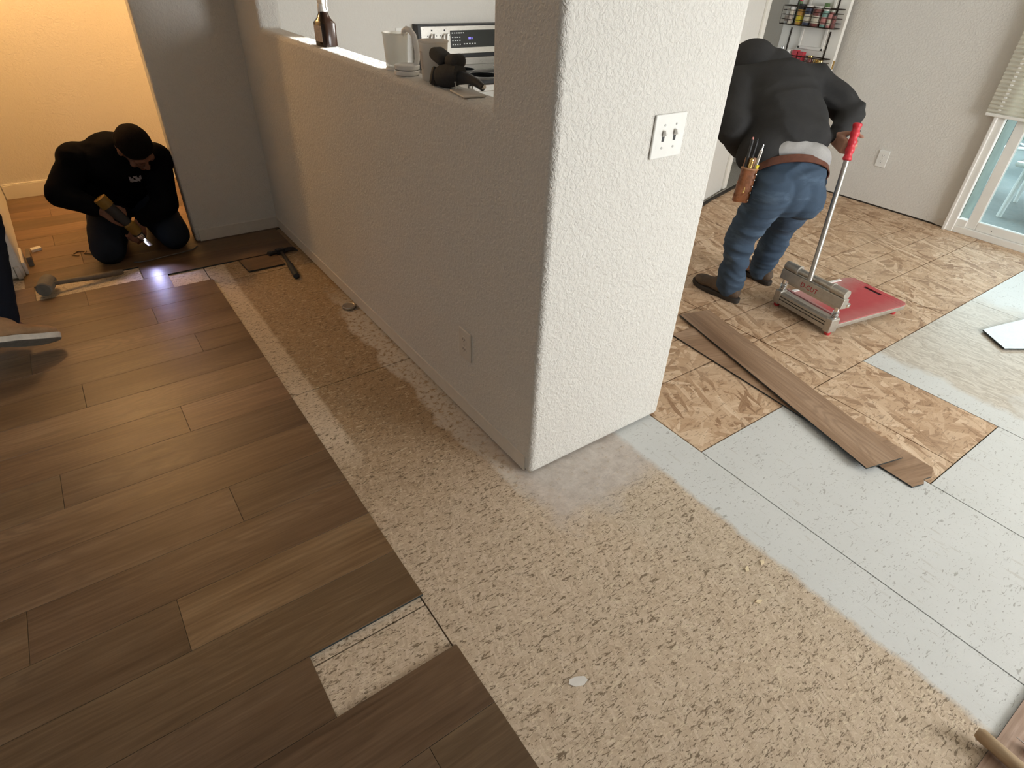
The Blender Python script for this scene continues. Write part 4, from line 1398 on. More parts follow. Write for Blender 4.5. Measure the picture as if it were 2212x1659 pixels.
# ------------------------------------------------------------------ people
def lap_smooth(co, edges, it, lam=0.5):
    n = len(co)
    deg = np.bincount(edges.ravel(), minlength=n).astype(float)
    for _ in range(it):
        acc = np.zeros_like(co)
        for k in range(3):
            acc[:, k] = np.bincount(edges[:, 0], weights=co[edges[:, 1], k], minlength=n) + np.bincount(edges[:, 1], weights=co[edges[:, 0], k], minlength=n)
        co = co + lam * (acc / np.maximum(deg, 1)[:, None] - co)
    return co


def cone(b, p, q, r1, r2, seg=20):
    """tapered limb with round ends"""
    p, q = Vector(p), Vector(q)
    u, w, d = frame(q - p)
    L = (q - p).length
    prof = []
    for i in range(7):
        a = math.pi / 2 * i / 6
        prof.append((r1 * math.sin(a), -r1 * math.cos(a)))
    for i in range(7):
        a = math.pi / 2 * i / 6
        prof.append((r2 * math.cos(a), L + r2 * math.sin(a)))
    T = Matrix(((u.x, w.x, d.x, p.x), (u.y, w.y, d.y, p.y), (u.z, w.z, d.z, p.z), (0, 0, 0, 1)))
    vs, fs = [], []
    n = len(prof)
    for r, z in prof:
        for i in range(seg):
            a = 2 * math.pi * i / seg
            vs.append((max(r, 1e-5) * math.cos(a), max(r, 1e-5) * math.sin(a), z))
    for j in range(n - 1):
        for i in range(seg):
            k = (i + 1) % seg
            fs.append((j * seg + i, j * seg + k, (j + 1) * seg + k, (j + 1) * seg + i))
    return b.add(vs, fs, T)


def organic(name, b, voxel, m, parent, smooth=4, folds=0.0, fscale=(9, 9, 22), seed=0.0, clip=None):
    """fuse overlapping closed shapes into one smooth skin, then crease it"""
    me = bpy.data.meshes.new(name)
    bm = bmesh.new()
    vs = [bm.verts.new(p) for p in b.v]
    for f in b.f:
        try:
            bm.faces.new([vs[i] for i in f])
        except ValueError:
            pass
    bmesh.ops.remove_doubles(bm, verts=bm.verts, dist=2e-5)
    bmesh.ops.holes_fill(bm, edges=bm.edges, sides=0)
    bmesh.ops.recalc_face_normals(bm, faces=bm.faces)
    bm.to_mesh(me)
    bm.free()
    tmp = bpy.data.objects.new('tmp', me)
    COL.objects.link(tmp)
    rm = tmp.modifiers.new('r', 'REMESH')
    rm.mode = 'VOXEL'
    rm.voxel_size = voxel
    rm.adaptivity = 0
    dg = bpy.context.evaluated_depsgraph_get()
    ev = tmp.evaluated_get(dg)
    me2 = bpy.data.meshes.new_from_object(ev)
    bpy.data.objects.remove(tmp)
    bpy.data.meshes.remove(me)
    n = len(me2.vertices)
    co = np.empty(n * 3)
    me2.vertices.foreach_get('co', co)
    co = co.reshape(-1, 3)
    ed = np.empty(len(me2.edges) * 2, dtype=np.int64)
    me2.edges.foreach_get('vertices', ed)
    ed = ed.reshape(-1, 2)
    co = lap_smooth(co, ed, smooth)
    me2.vertices.foreach_set('co', co.ravel())
    me2.update()
    if folds:
        no = np.empty(n * 3)
        me2.vertex_normals.foreach_get('vector', no)
        no = no.reshape(-1, 3)
        d = np.empty(n)
        for i in range(n):
            p = co[i]
            q = Vector((p[0] * fscale[0] + seed, p[1] * fscale[1], p[2] * fscale[2] + 1.5 * noise.noise(Vector((p[0] * 4, p[1] * 4, p[2] * 4 + seed)))))
            a = noise.noise(q)
            d[i] = (1 - 2.2 * abs(a)) * 0.6 + noise.noise(q * 0.45) * 0.9
        co = co + no * (d * folds)[:, None]
        co = lap_smooth(co, ed, 1)
        me2.vertices.foreach_set('co', co.ravel())
        me2.update()
    for x in list(me2.materials):
        pass
    me2.materials.clear()
    me2.materials.append(m)
    me2.polygons.foreach_set('use_smooth', [True] * len(me2.polygons))
    me2.name = name
    o = bpy.data.objects.new(name, me2)
    COL.objects.link(o)
    if parent is not None:
        o.parent = parent
        o.matrix_parent_inverse = parent.matrix_basis.inverted()
    return o


def head_prims(b, c, face, up, s=1.0):
    """skull, jaw, nose, brows, lips and ears around centre c, looking along face"""
    f = Vector(face).normalized()
    up = Vector(up)
    up = (up - f * up.dot(f)).normalized()
    sd = f.cross(up)
    rot = Matrix((sd, f, up)).transposed()
    c = Vector(c)

    def P(x, y, z):
        return c + (sd * x + f * y + up * z) * s
    b.ell(P(0, -0.006, 0.030), (0.074 * s, 0.092 * s, 0.085 * s), 24, 14, None, rot)
    b.ell(P(0, 0.022, -0.048), (0.056 * s, 0.062 * s, 0.066 * s), 20, 12, None, rot)
    b.ell(P(0, 0.070, -0.092), (0.024 * s, 0.020 * s, 0.020 * s), 14, 8, None, rot)
    cone(b, P(0, 0.088, 0.012), P(0, 0.106, -0.026), 0.008 * s, 0.013 * s, 12)
    for q in (-1, 1):
        b.ell(P(q * 0.013, 0.096, -0.030), (0.009 * s, 0.010 * s, 0.008 * s), 10, 6)
        cone(b, P(q * 0.014, 0.086, 0.028), P(q * 0.046, 0.074, 0.028), 0.009 * s, 0.008 * s, 10)
        b.ell(P(q * 0.032, 0.080, 0.006), (0.013 * s, 0.008 * s, 0.008 * s), 12, 8, None, rot)
        b.ell(P(q * 0.048, 0.062, -0.024), (0.020 * s, 0.020 * s, 0.018 * s), 12, 8, None, rot)
        b.ell(P(q * 0.077, -0.008, -0.004), (0.008 * s, 0.020 * s, 0.032 * s), 12, 8, None, rot)
    cone(b, P(-0.020, 0.082, -0.055), P(0.020, 0.082, -0.055), 0.007 * s, 0.007 * s, 10)
    cone(b, P(-0.017, 0.080, -0.066), P(0.017, 0.080, -0.066), 0.008 * s, 0.008 * s, 10)
    return P


def hand_prims(b, wrist, along, nrm, thumb, curl=0.6, s=1.0, spread=0.0):
    """palm, four bent fingers and a thumb. along: wrist to knuckles; nrm: out of the back of the hand; thumb: +1/-1 side"""
    a = Vector(along).normalized()
    nn = Vector(nrm)
    nn = (nn - a * nn.dot(a)).normalized()
    sd = a.cross(nn) * thumb
    w = Vector(wrist)

    def P(x, y, z):
        return w + (a * x + sd * y + nn * z) * s
    for y in (-0.026, -0.009, 0.009, 0.026):
        cone(b, P(0.004, y * 0.75, 0), P(0.082, y, 0), 0.016 * s, 0.0125 * s, 12)
    for y, L in ((0.028, 0.074), (0.0095, 0.082), (-0.0095, 0.076), (-0.027, 0.060)):
        p = P(0.084, y, 0.0)
        d = (a + sd * spread * y * 20).normalized()
        ang = 0.0
        r = 0.0095
        for k, fr in enumerate((0.46, 0.30, 0.24)):
            ang += curl * (0.9, 1.25, 0.8)[k]
            v = d * math.cos(ang) - nn * math.sin(ang)
            q = p + v * (L * fr * s)
            cone(b, p, q, r * s, (r - 0.0012) * s, 10)
            p, r = q, r - 0.0012
    p = P(0.018, 0.026, -0.004)
    q = p + (a * 0.034 + sd * 0.026 - nn * 0.010) * s
    r2 = q + (a * 0.030 + sd * 0.008 - nn * 0.012 * (1 + curl)) * s
    r3 = r2 + (a * 0.024 - sd * 0.004 - nn * 0.012 * (1 + curl)) * s
    cone(b, p, q, 0.015 * s, 0.0115 * s, 12)
    cone(b, q, r2, 0.0115 * s, 0.010 * s, 12)
    cone(b, r2, r3, 0.010 * s, 0.0085 * s, 12)


def sole_shoe(heel, toe, z0, w, h, m_up, m_sole, parent, name='shoe', up=(0, 0, 1), ank=None, ah=0.13):
    """boot: rounded upper fused to an ankle shaft, on a separate outsole. returns the upper"""
    heel, toe, up = Vector(heel), Vector(toe), Vector(up).normalized()
    a = (toe - heel)
    L = a.length
    a.normalize()
    sd = a.cross(up).normalized()
    up = sd.cross(a).normalized()
    rot = Matrix((a, sd, up)).transposed()

    def P(x, y, z):
        return heel + a * x + sd * y + up * (z + z0)
    b = MB()
    b.ell(P(0.052, 0, 0.052), (0.052, w * 0.80, 0.040), 20, 10, None, rot)
    b.ell(P(L * 0.50, 0, 0.050), (L * 0.36, w * 0.84, 0.036), 20, 10, None, rot)
    b.ell(P(L * 0.76, 0, 0.045), (L * 0.235, w, 0.030), 22, 10, None, rot)
    b.ell(P(L * 0.36, 0, 0.075), (0.070, w * 0.74, 0.045), 20, 10, None, rot)
    top = Vector(ank) if ank is not None else P(0.070, 0, ah)
    cone(b, P(0.062, 0, 0.06), top, w * 0.80, w * 0.80)
    o = organic(name, b, 0.006, m_up, parent, 3, 0.0015, (25, 25, 25), 3.0)
    n = 28
    poly = []
    for i in range(n):
        th = 2 * math.pi * i / n
        x = L * 0.5 + L * 0.515 * math.cos(th)
        wd = w * (0.86 if x < L * 0.45 else 1.05)
        waist = 1 - 0.12 * math.exp(-((x - L * 0.42) / (L * 0.13)) ** 2)
        y = wd * waist * math.copysign(abs(math.sin(th)) ** 0.62, math.sin(th))
        poly.append((x, y))
    s = MB()
    vs = []
    for z in (0.0, 0.026):
        for x, y in poly:
            k = 0.97 if z == 0 else 1.0
            lift = 0.010 * max(0, (x / L - 0.72) / 0.28) ** 2
            vs.append(P(x, y * k, z + lift))
    fs = [tuple(range(n - 1, -1, -1)), tuple(range(n, 2 * n))] + [(i, (i + 1) % n, n + (i + 1) % n, n + i) for i in range(n)]
    so = obj('outsole', s.add(vs, fs), m_sole if isinstance(m_sole, list) else [m_sole], None, smooth=True, bev=0.003)
    if isinstance(m_sole, list):
        for q in so.data.polygons:
            if q.normal.dot(up) < -0.8:
                q.material_index = 1
    so.parent = o
    return o


# ---- standing worker, stooping over the cutter handle
man = thing('person', 'worker in black hoodie and blue jeans stooping with his back turned beside the cutter', 'person', (2.92, 1.72, 0.0))
hipL, hipR = Vector((2.680, 1.575, 0.635)), Vector((2.925, 1.560, 0.630))
kneeL, kneeR = Vector((2.672, 1.660, 0.385)), Vector((3.045, 1.665, 0.365))
ankL, ankR = Vector((2.742, 1.690, 0.10)), Vector((3.090, 1.735, 0.10))
pel = Vector((2.795, 1.575, 0.690))
wst = Vector((2.825, 1.640, 0.830))
mid = Vector((2.910, 1.765, 0.935))
chest = Vector((2.985, 1.875, 1.005))
neck = Vector((3.015, 1.985, 1.080))
lat = Vector((0.82, -0.57, 0))
fw = Vector((0.57, 0.82, 0))
tor = (chest - pel).normalized()
nb = lat.cross(tor).normalized()
trot = Matrix((lat, -nb, tor)).transposed()
shR, shL = Vector((3.165, 1.800, 1.050)), Vector((2.850, 2.010, 1.020))
elR = Vector((3.230, 1.590, 0.930))
wrR = Vector((3.028, 1.530, 0.850))
elL, wrL = Vector((2.660, 1.850, 0.880)), Vector((2.900, 1.930, 0.700))
headc = Vector((2.960, 2.065, 1.085))
b = MB()
head_prims(b, headc, (0.05, 0.75, -0.70), (0.10, 0.66, 0.75), 1.0)
cone(b, neck, headc + Vector((0, -0.03, -0.01)), 0.055, 0.055)
cone(b, chest, neck, 0.10, 0.06)
b.ell(chest, (0.155, 0.10, 0.15), 20, 12, None, trot)
b.ell(wst, (0.145, 0.095, 0.14), 20, 12, None, trot)
b.ell(pel, (0.150, 0.105, 0.12), 20, 12, None, trot)
for s_, e_, w_ in ((shR, elR, wrR), (shL, elL, wrL)):
    cone(b, chest, s_, 0.09, 0.055)
    cone(b, s_, e_, 0.050, 0.040)
    cone(b, e_, w_, 0.040, 0.028)
for h_, k_, a_ in ((hipL, kneeL, ankL), (hipR, kneeR, ankR)):
    cone(b, h_, k_, 0.080, 0.052)
    cone(b, k_, a_, 0.052, 0.036)
    cone(b, a_, a_ + Vector((0, 0.10, -0.045)), 0.035, 0.028)
# right hand closed on the grip, left hand on the thigh
hand_prims(b, wrR, Vector((-0.42, -0.88, -0.22)), Vector((-0.81, 0.58, 0.0)), -1, 0.85, 0.95)
hand_prims(b, wrL, Vector((0.10, -0.02, -0.10)), Vector((0.3, 0.9, -0.3)), 1, 0.25, 0.95)
organic('body', b, 0.005, M['skin'], man, 2)
# hair under the hood is hidden; the hood itself, raised
b = MB()
hrot = Matrix.Rotation(R(-38), 3, 'X')
b.ell(headc + Vector((0.0, -0.015, 0.010)), (0.108, 0.135, 0.118), 24, 14, None, hrot)
b.ell(headc + Vector((0.02, -0.075, -0.015)), (0.100, 0.085, 0.080), 20, 12)
cone(b, neck + Vector((0.0, -0.03, 0.0)), headc + Vector((0.0, -0.06, -0.01)), 0.105, 0.095)
b.ell(neck + Vector((-0.01, -0.05, -0.005)), (0.12, 0.085, 0.062), 20, 12, None, trot)
organic('hood', b, 0.009, M['hoodie'], man, 5, 0.004, (11, 11, 16), 2.0)
b = MB()
b.ell(chest, (0.192, 0.128, 0.165), 26, 14, None, trot)
b.ell(mid, (0.196, 0.128, 0.17), 26, 14, None, trot)
b.ell(wst + tor * 0.022, (0.200, 0.140, 0.108), 26, 14, None, trot)
for q_ in (0.25, 0.5, 0.75):
    b.ell(wst.lerp(mid, q_) + tor * 0.01, (0.199, 0.137, 0.115), 26, 14, None, trot)
    b.ell(mid.lerp(chest, q_), (0.195, 0.130, 0.15), 26, 14, None, trot)
b.ell(wst + lat * -0.100 + Vector((0.0, 0.0, -0.055)), (0.120, 0.135, 0.095), 24, 12, None, trot)
b.ell(wst + lat * 0.06 + tor * 0.03, (0.132, 0.130, 0.075), 24, 12, None, trot)
b.ell(neck + Vector((-0.01, -0.06, -0.03)), (0.145, 0.085, 0.09), 22, 12, None, trot)
for s_, e_, w_ in ((shR, elR, wrR), (shL, elL, wrL)):
    cone(b, chest + (s_ - chest) * 0.35, s_, 0.125, 0.088)
    cone(b, s_, e_, 0.086, 0.074)
    cone(b, e_, e_ + (w_ - e_) * 0.82, 0.074, 0.050)
    cone(b, e_ + (w_ - e_) * 0.82, e_ + (w_ - e_) * 0.97, 0.040, 0.038)
organic('hoodie', b, 0.008, M['hoodie'], man, 24, 0.0165, (5, 5, 10), 5.0)
# grey shirt tail, belt, jeans
b = MB()
b.ell(pel + tor * 0.085, (0.196, 0.152, 0.078), 26, 12, None, trot)
b.ell(pel + lat * 0.06 + tor * 0.070 + Vector((0, -0.008, 0)), (0.130, 0.146, 0.075), 26, 12, None, trot)
organic('shirt_tail', b, 0.007, M['grey_shirt'], man, 4, 0.004, (14, 14, 10), 9.0)
ring = []
for i in range(40):
    a = 2 * math.pi * i / 40
    ring.append(pel + tor * 0.012 + lat * (0.183 * math.cos(a)) - nb * (0.131 * math.sin(a)))
b = MB()
vs, fs = [], []
for i, p in enumerate(ring):
    out = (p - pel - tor * 0.012).normalized()
    for dz, do in ((-0.019, 0.0), (0.019, 0.0), (0.019, 0.005), (-0.019, 0.005)):
        vs.append(p + tor * dz + out * do)
for i in range(40):
    j = (i + 1) % 40
    for k in range(4):
        l = (k + 1) % 4
        fs.append((i * 4 + k, i * 4 + l, j * 4 + l, j * 4 + k))
bo = obj('belt', b.add(vs, fs), M['belt'])
bo.parent = man
bo.matrix_parent_inverse = man.matrix_basis.inverted()
b = MB()
b.ell(pel + Vector((0, 0.0, -0.010)), (0.180, 0.128, 0.080), 26, 14, None, trot)
b.ell(pel + lat * -0.085 + Vector((-0.006, -0.016, -0.085)), (0.102, 0.108, 0.115), 22, 12, None, trot)
b.ell(pel + lat * 0.085 + Vector((-0.006, -0.016, -0.085)), (0.102, 0.108, 0.115), 22, 12, None, trot)
b.ell(pel + Vector((-0.016, -0.030, -0.075)), (0.095, 0.120, 0.105), 22, 12, None, trot)
b.ell(pel + Vector((-0.010, -0.012, -0.03)), (0.170, 0.130, 0.085), 22, 12, None, trot)
for h_, k_, a_ in ((hipL, kneeL, ankL), (hipR, kneeR, ankR)):
    cone(b, h_, k_, 0.104, 0.074)
    cone(b, k_, k_ + (a_ - k_) * 0.55, 0.074, 0.067)
    cone(b, k_ + (a_ - k_) * 0.55, a_ + Vector((0, 0.004, -0.025)), 0.067, 0.063)
organic('jeans', b, 0.0075, M['jeans'], man, 6, 0.0125, (6, 6, 21), 1.0)
for p_, q_ in (((2.741, 1.615), (2.737, 1.918)), ((3.088, 1.655), (3.140, 1.945))):
    sole_shoe((p_[0], p_[1], 0), (q_[0], q_[1], 0), 0.0008, 0.046, 0.1, M['boot'], M['boot_sole'], man, 'boot', ank=(p_[0] + 0.002, p_[1] + 0.075, 0.13))

# leather pouch hanging at his left hip with pliers and markers in it
pq = Vector((2.562, 1.646, 0.661))
t = thing('tool_pouch', 'shiny brown leather tool pouch hanging on the stooping worker left hip', 'pouch', tuple(pq))
ax_u = Vector((0.10, 0.02, 1.0)).normalized()
ax_s = Vector((0.80, -0.60, 0.0)).normalized()
ax_s = (ax_s - ax_u * ax_s.dot(ax_u)).normalized()
ax_o = ax_u.cross(ax_s).normalized()
if ax_o.dot(Vector((-0.87, -0.5, 0))) < 0:
    ax_o = -ax_o
PT = Matrix(((ax_s.x, ax_o.x, ax_u.x, 0), (ax_s.y, ax_o.y, ax_u.y, 0), (ax_s.z, ax_o.z, ax_u.z, 0), (0, 0, 0, 1)))
vs, fs = [], []
SEC = [(-0.075, 0.034, 0.013), (-0.07, 0.038, 0.017), (0.0, 0.037, 0.022), (0.06, 0.034, 0.025), (0.078, 0.035, 0.027), (0.078, 0.031, 0.023), (0.0, 0.032, 0.016)]
for z, a, c_ in SEC:
    for i in range(24):
        th = 2 * math.pi * i / 24
        vs.append((a * math.copysign(abs(math.cos(th)) ** 0.6, math.cos(th)), c_ * math.copysign(abs(math.sin(th)) ** 0.6, math.sin(th)), z))
for j in range(len(SEC) - 1):
    for i in range(24):
        k = (i + 1) % 24
        fs.append((j * 24 + i, j * 24 + k, (j + 1) * 24 + k, (j + 1) * 24 + i))
fs += [tuple(range(23, -1, -1)), tuple(range(6 * 24, 7 * 24))]
obj('pouch_body', MB().add(vs, fs, PT), M['leather'], t)
obj('belt_flap', MB().box((-0.026, -0.027, 0.05), (0.026, -0.018, 0.125), PT), M['pouch_lip'], t, smooth=False, bev=0.003)
obj('rolled_lip', MB().tube([PT @ Vector((0.036 * math.cos(a), 0.027 * math.sin(a), 0.079)) for a in [i * math.pi / 10 for i in range(20)]], 0.005, 8, True), M['pouch_lip'], t)
for i, z in enumerate((-0.06, -0.025, 0.005, 0.035, 0.06)):
    obj('rivet', MB().ell(PT @ Vector((0.028, 0.021 + 0.0016 * i, z)), (0.0042, 0.0042, 0.0042), 10, 6), M['chrome'], t)


def in_pouch(name, label, cat, x, y, z0, z1, r, m, tilt=0.0, r2=None):
    o = thing(name, label, cat, tuple(pq + PT.to_3x3() @ Vector((x, y, z0))))
    top = PT @ Vector((tilt, 0.0, z1 - z0))
    obj('shaft', MB().cyl((0, 0, 0), top, r, r2 or r, 12), m, o, bev=0.0015)
    return o, top


o, tp = in_pouch('marker', 'black marker with a pink tip standing leftmost in the leather pouch', 'marker', -0.020, 0.0, -0.03, 0.205, 0.0065, M['black_plastic'], -0.006)
obj('tip', MB().cyl(tp, tp * 1.04, 0.005, 0.003, 10), pink_p, o)
o, tp = in_pouch('marker', 'plain black marker standing second from left in the leather pouch', 'marker', -0.002, -0.006, -0.03, 0.200, 0.0065, M['black_plastic'], 0.0)
obj('tip', MB().cyl(tp, tp * 1.04, 0.005, 0.003, 10), M['black_plastic'], o)
o, tp = in_pouch('utility_knife', 'grey steel utility knife sticking up in the leather pouch', 'knife', 0.014, 0.008, -0.03, 0.165, 0.0075, M['steel'], 0.012)
obj('blade_tip', MB().cyl(tp, tp * 1.12, 0.005, 0.002, 8), M['chrome'], o)
o, tp = in_pouch('screwdriver', 'brass coloured screwdriver in the leather pouch', 'screwdriver', -0.004, 0.012, -0.03, 0.118, 0.010, M['brass'], -0.002)
obj('end_cap', MB().ell(tp, (0.011, 0.011, 0.011), 12, 8), M['brass'], o)
o, tp = in_pouch('tape_measure', 'bright yellow tool handle in the leather pouch', 'tool', 0.020, 0.006, -0.02, 0.100, 0.011, M['yellow'], 0.006)
obj('cap', MB().cyl(tp, tp * 1.08, 0.009, 0.007, 12), M['black_plastic'], o)

# ---- kneeling worker in the doorway, head bowed over a power tool
kn = thing('person', 'worker in dark clothes kneeling in the lit doorway with bowed head', 'person', (0.20, 4.10, ZP))
pel = Vector((0.215, 4.270, 0.270))
kR, kL = Vector((0.020, 3.860, 0.088)), Vector((0.362, 3.890, 0.092))
hR, hL = Vector((0.120, 4.250, 0.230)), Vector((0.310, 4.250, 0.230))
aR, aL = Vector((0.075, 4.330, 0.075)), Vector((0.330, 4.345, 0.075))
belly = Vector((0.215, 4.150, 0.400))
chest = Vector((0.215, 4.010, 0.505))
neck = Vector((0.255, 3.930, 0.580))
sR, sL = Vector((0.035, 4.020, 0.525)), Vector((0.392, 3.985, 0.490))
eR, eL = Vector((-0.098, 3.960, 0.385)), Vector((0.372, 3.905, 0.270))
wR, wL = Vector((0.055, 3.820, 0.310)), Vector((0.215, 3.830, 0.210))
hc = Vector((0.305, 3.865, 0.592))
b = MB()
hp_ = head_prims(b, hc, (0.30, -0.52, -0.80), (0.10, -0.80, 0.55), 1.0)
cone(b, chest, neck, 0.09, 0.058)
cone(b, neck, hc, 0.055, 0.055)
b.ell(chest, (0.14, 0.10, 0.12), 20, 12)
cone(b, chest, belly, 0.12, 0.125)
cone(b, belly, pel, 0.125, 0.14)
for s_, e_, w_ in ((sR, eR, wR), (sL, eL, wL)):
    cone(b, chest, s_, 0.08, 0.05)
    cone(b, s_, e_, 0.048, 0.040)
    cone(b, e_, w_, 0.040, 0.028)
for h_, k_, a_ in ((hR, kR, aR), (hL, kL, aL)):
    cone(b, h_, k_, 0.080, 0.055)
    cone(b, k_, a_, 0.055, 0.036)
    cone(b, a_, a_ + Vector((0, 0.12, -0.03)), 0.034, 0.026)
hand_prims(b, wR, Vector((0.85, -0.25, -0.20)), Vector((-0.10, -0.75, 0.65)), 1, 0.75, 0.95)
hand_prims(b, wL, Vector((-0.55, -0.45, -0.62)), Vector((0.50, -0.80, 0.35)), -1, 0.75, 0.95)
organic('body', b, 0.005, M['skin_shaded'], kn, 2)
# short dark hair over the crown and back of the bowed head
f_ = Vector((0.30, -0.52, -0.80)).normalized()
u_ = Vector((0.10, -0.80, 0.55))
u_ = (u_ - f_ * u_.dot(f_)).normalized()
s_ = f_.cross(u_)
rot = Matrix((s_, f_, u_)).transposed()
b = MB()
b.ell(hc + u_ * 0.046 - f_ * 0.014, (0.083, 0.096, 0.084), 24, 14, None, rot)
b.ell(hc + u_ * 0.015 - f_ * 0.046, (0.079, 0.064, 0.082), 22, 12, None, rot)
organic('hair', b, 0.006, M['hair'], kn, 2, 0.003, (60, 60, 60), 4.0)
b = MB()
b.ell(chest, (0.170, 0.125, 0.130), 24, 14)
cone(b, chest + Vector((-0.02, 0.0, 0.0)), belly, 0.152, 0.165)
cone(b, belly, pel + Vector((0, 0, 0.03)), 0.165, 0.178)
b.ell(neck + Vector((-0.02, 0.03, -0.03)), (0.105, 0.075, 0.06), 20, 10)
for q_, e_, w_ in ((sR, eR, wR), (sL, eL, wL)):
    cone(b, chest + (q_ - chest) * 0.4, q_, 0.118, 0.086)
    cone(b, q_, e_, 0.085, 0.070)
    cone(b, e_, e_ + (w_ - e_) * 0.85, 0.068, 0.046)
cone(b, sR, belly, 0.10, 0.14)
cone(b, sL, belly, 0.095, 0.13)
cone(b, eR + Vector((0.06, 0.07, 0.0)), belly + Vector((-0.05, 0, -0.06)), 0.06, 0.13)
organic('sweatshirt', b, 0.008, M['black_shirt'], kn, 6, 0.006, (9, 9, 14), 7.0)
# pale print on the chest
pc = Vector((0.262, 3.872, 0.438))
pv, pf = [], []
for i in range(7):
    for j in range(4):
        x = -0.030 + 0.010 * i
        z = -0.014 + 0.0095 * j
        pv.append(pc + Vector((x, 0.004 * math.cos(x * 40) - 0.012, z - 0.004 * (i % 2))))
for i in range(6):
    for j in range(3):
        if (i, j) in ((2, 1), (5, 0), (1, 2), (4, 2)):
            continue
        pf.append((i * 4 + j, i * 4 + j + 1, (i + 1) * 4 + j + 1, (i + 1) * 4 + j))
pp = obj('chest_print', MB().add(pv, pf), plain('grey_print', (0.22, 0.21, 0.23), 0.7, var=0.3, vscale=70), smooth=False)
sol = pp.modifiers.new('solid', 'SOLIDIFY')
sol.thickness = 0.003
pp.parent = kn
pp.matrix_parent_inverse = kn.matrix_basis.inverted()
pp['label'] = 'faint pale print on the dark sweatshirt'
b = MB()
b.ell(pel + Vector((0, 0, -0.02)), (0.185, 0.155, 0.14), 24, 12)
for h_, k_, a_ in ((hR, kR, aR), (hL, kL, aL)):
    cone(b, h_, k_, 0.122, 0.088)
    cone(b, k_ + Vector((0, 0.02, 0.0)), a_, 0.080, 0.064)
organic('work_trousers', b, 0.008, M['dark_jeans'], kn, 5, 0.005, (12, 12, 14), 3.0)
for a_, dx in ((aR, -0.02), (aL, 0.02)):
    h0 = a_ + Vector((-0.002, 0.015, 0.045))
    sole_shoe(h0, h0 + Vector((dx, 0.19, -0.075)), -0.055, 0.044, 0.1, M['boot_sole'], M['black_plastic'], kn, 'boot', up=(0, -0.55, -0.84))

# power tool in his hands
t = thing('multi_tool', 'yellow and black power tool with a bright LED in the kneeling worker hands', 'power tool', (0.12, 3.80, 0.20))
p0, p1, p2 = Vector((0.088, 3.800, 0.335)), Vector((0.150, 3.785, 0.235)), Vector((0.196, 3.790, 0.135))
dT = (p2 - p0).normalized()
o = obj('tool_body', MB().tube([p0, p0 + dT * 0.05, p1, p2 - dT * 0.03], [0.028, 0.030, 0.024, 0.027], 18), M['black_plastic'], t, world=True)
obj('battery', MB().tube([p0 - dT * 0.052, p0 - dT * 0.05, p0 + dT * 0.004], [0.028, 0.034, 0.034], 16), M['amber_tool'], t, world=True)
obj('yellow_housing', MB().tube([p1 + dT * 0.0, p1 + dT * 0.012, p1 + dT * 0.06, p1 + dT * 0.075], [0.020, 0.0305, 0.031, 0.022], 18), M['amber_tool'], t, world=True)
obj('gear_head', MB().tube([p2 - dT * 0.032, p2, p2 + dT * 0.012], [0.024, 0.021, 0.015], 16), M['chrome'], t, world=True)
obj('blade', MB().box((-0.012, -0.012, 0.0), (0.012, 0.050, 0.0025), Matrix.Translation(p2 + dT * 0.014) @ Matrix.Rotation(R(205), 4, 'Z') @ Matrix.Rotation(R(-30), 4, 'X')), M['steel'], t, world=True, smooth=False)
le = NT('led_light')
le.color((0.9, 0.9, 1.0))
le.p.inputs['Emission Color'].default_value = (0.75, 0.82, 1.0, 1)
le.p.inputs['Emission Strength'].default_value = 40
obj('led', MB().ell((0.205, 3.772, 0.128), (0.005, 0.004, 0.005), 10, 6), le.m, t, world=True)
cordp = [(0.115, 3.775, 0.0122), (0.14, 3.762, 0.0122), (0.20, 3.760, 0.0122), (0.28, 3.775, 0.0122), (0.36, 3.785, 0.0122), (0.43, 3.80, 0.0122), (0.465, 3.84, 0.0122)]
o = obj('thin_cord', MB().tube(cordp, 0.0035, 8), M['cord'])
o.location = (0, 0, 0)
tag(o, 'thin grey cord on the planks in front of the kneeling worker', 'cord')
b = MB().tube([(-0.13, 4.03, 0.011), (-0.16, 4.06, 0.012), (-0.13, 4.10, 0.012), (-0.09, 4.08, 0.012), (-0.10, 4.04, 0.014), (-0.05, 4.02, 0.012), (0.0, 4.05, 0.012)], 0.0042, 8)
o = obj('cord_coil', b, plain('pale_cord', (0.38, 0.26, 0.14), 0.6))
tag(o, 'small loop of pale cord on the hall planks left of the kneeling worker', 'cord')

# ---- third worker, only a lower leg and a shoe inside the frame at the left edge
m3 = thing('person', 'worker at the left edge, only a dark trouser leg and tan shoe in view', 'person', (-0.62, 3.10, ZP))
hip = Vector((-0.90, 3.28, 0.36))
hip2 = Vector((-1.02, 3.10, 0.36))
kn1 = Vector((-0.405, 3.33, 0.50))
an1 = Vector((-0.465, 3.095, 0.165))
kn2 = Vector((-0.70, 2.86, 0.085))
an2 = Vector((-1.12, 2.92, 0.075))
ch = Vector((-0.88, 3.30, 0.80))
nk = Vector((-0.82, 3.34, 0.98))
b = MB()
head_prims(b, nk + Vector((0.06, 0.03, 0.12)), (0.8, 0.5, -0.4), (0.2, 0.2, 1.0), 1.0)
cone(b, nk, nk + Vector((0.05, 0.02, 0.1)), 0.055, 0.055)
cone(b, (hip + hip2) / 2, ch, 0.13, 0.14)
cone(b, ch, nk, 0.10, 0.06)
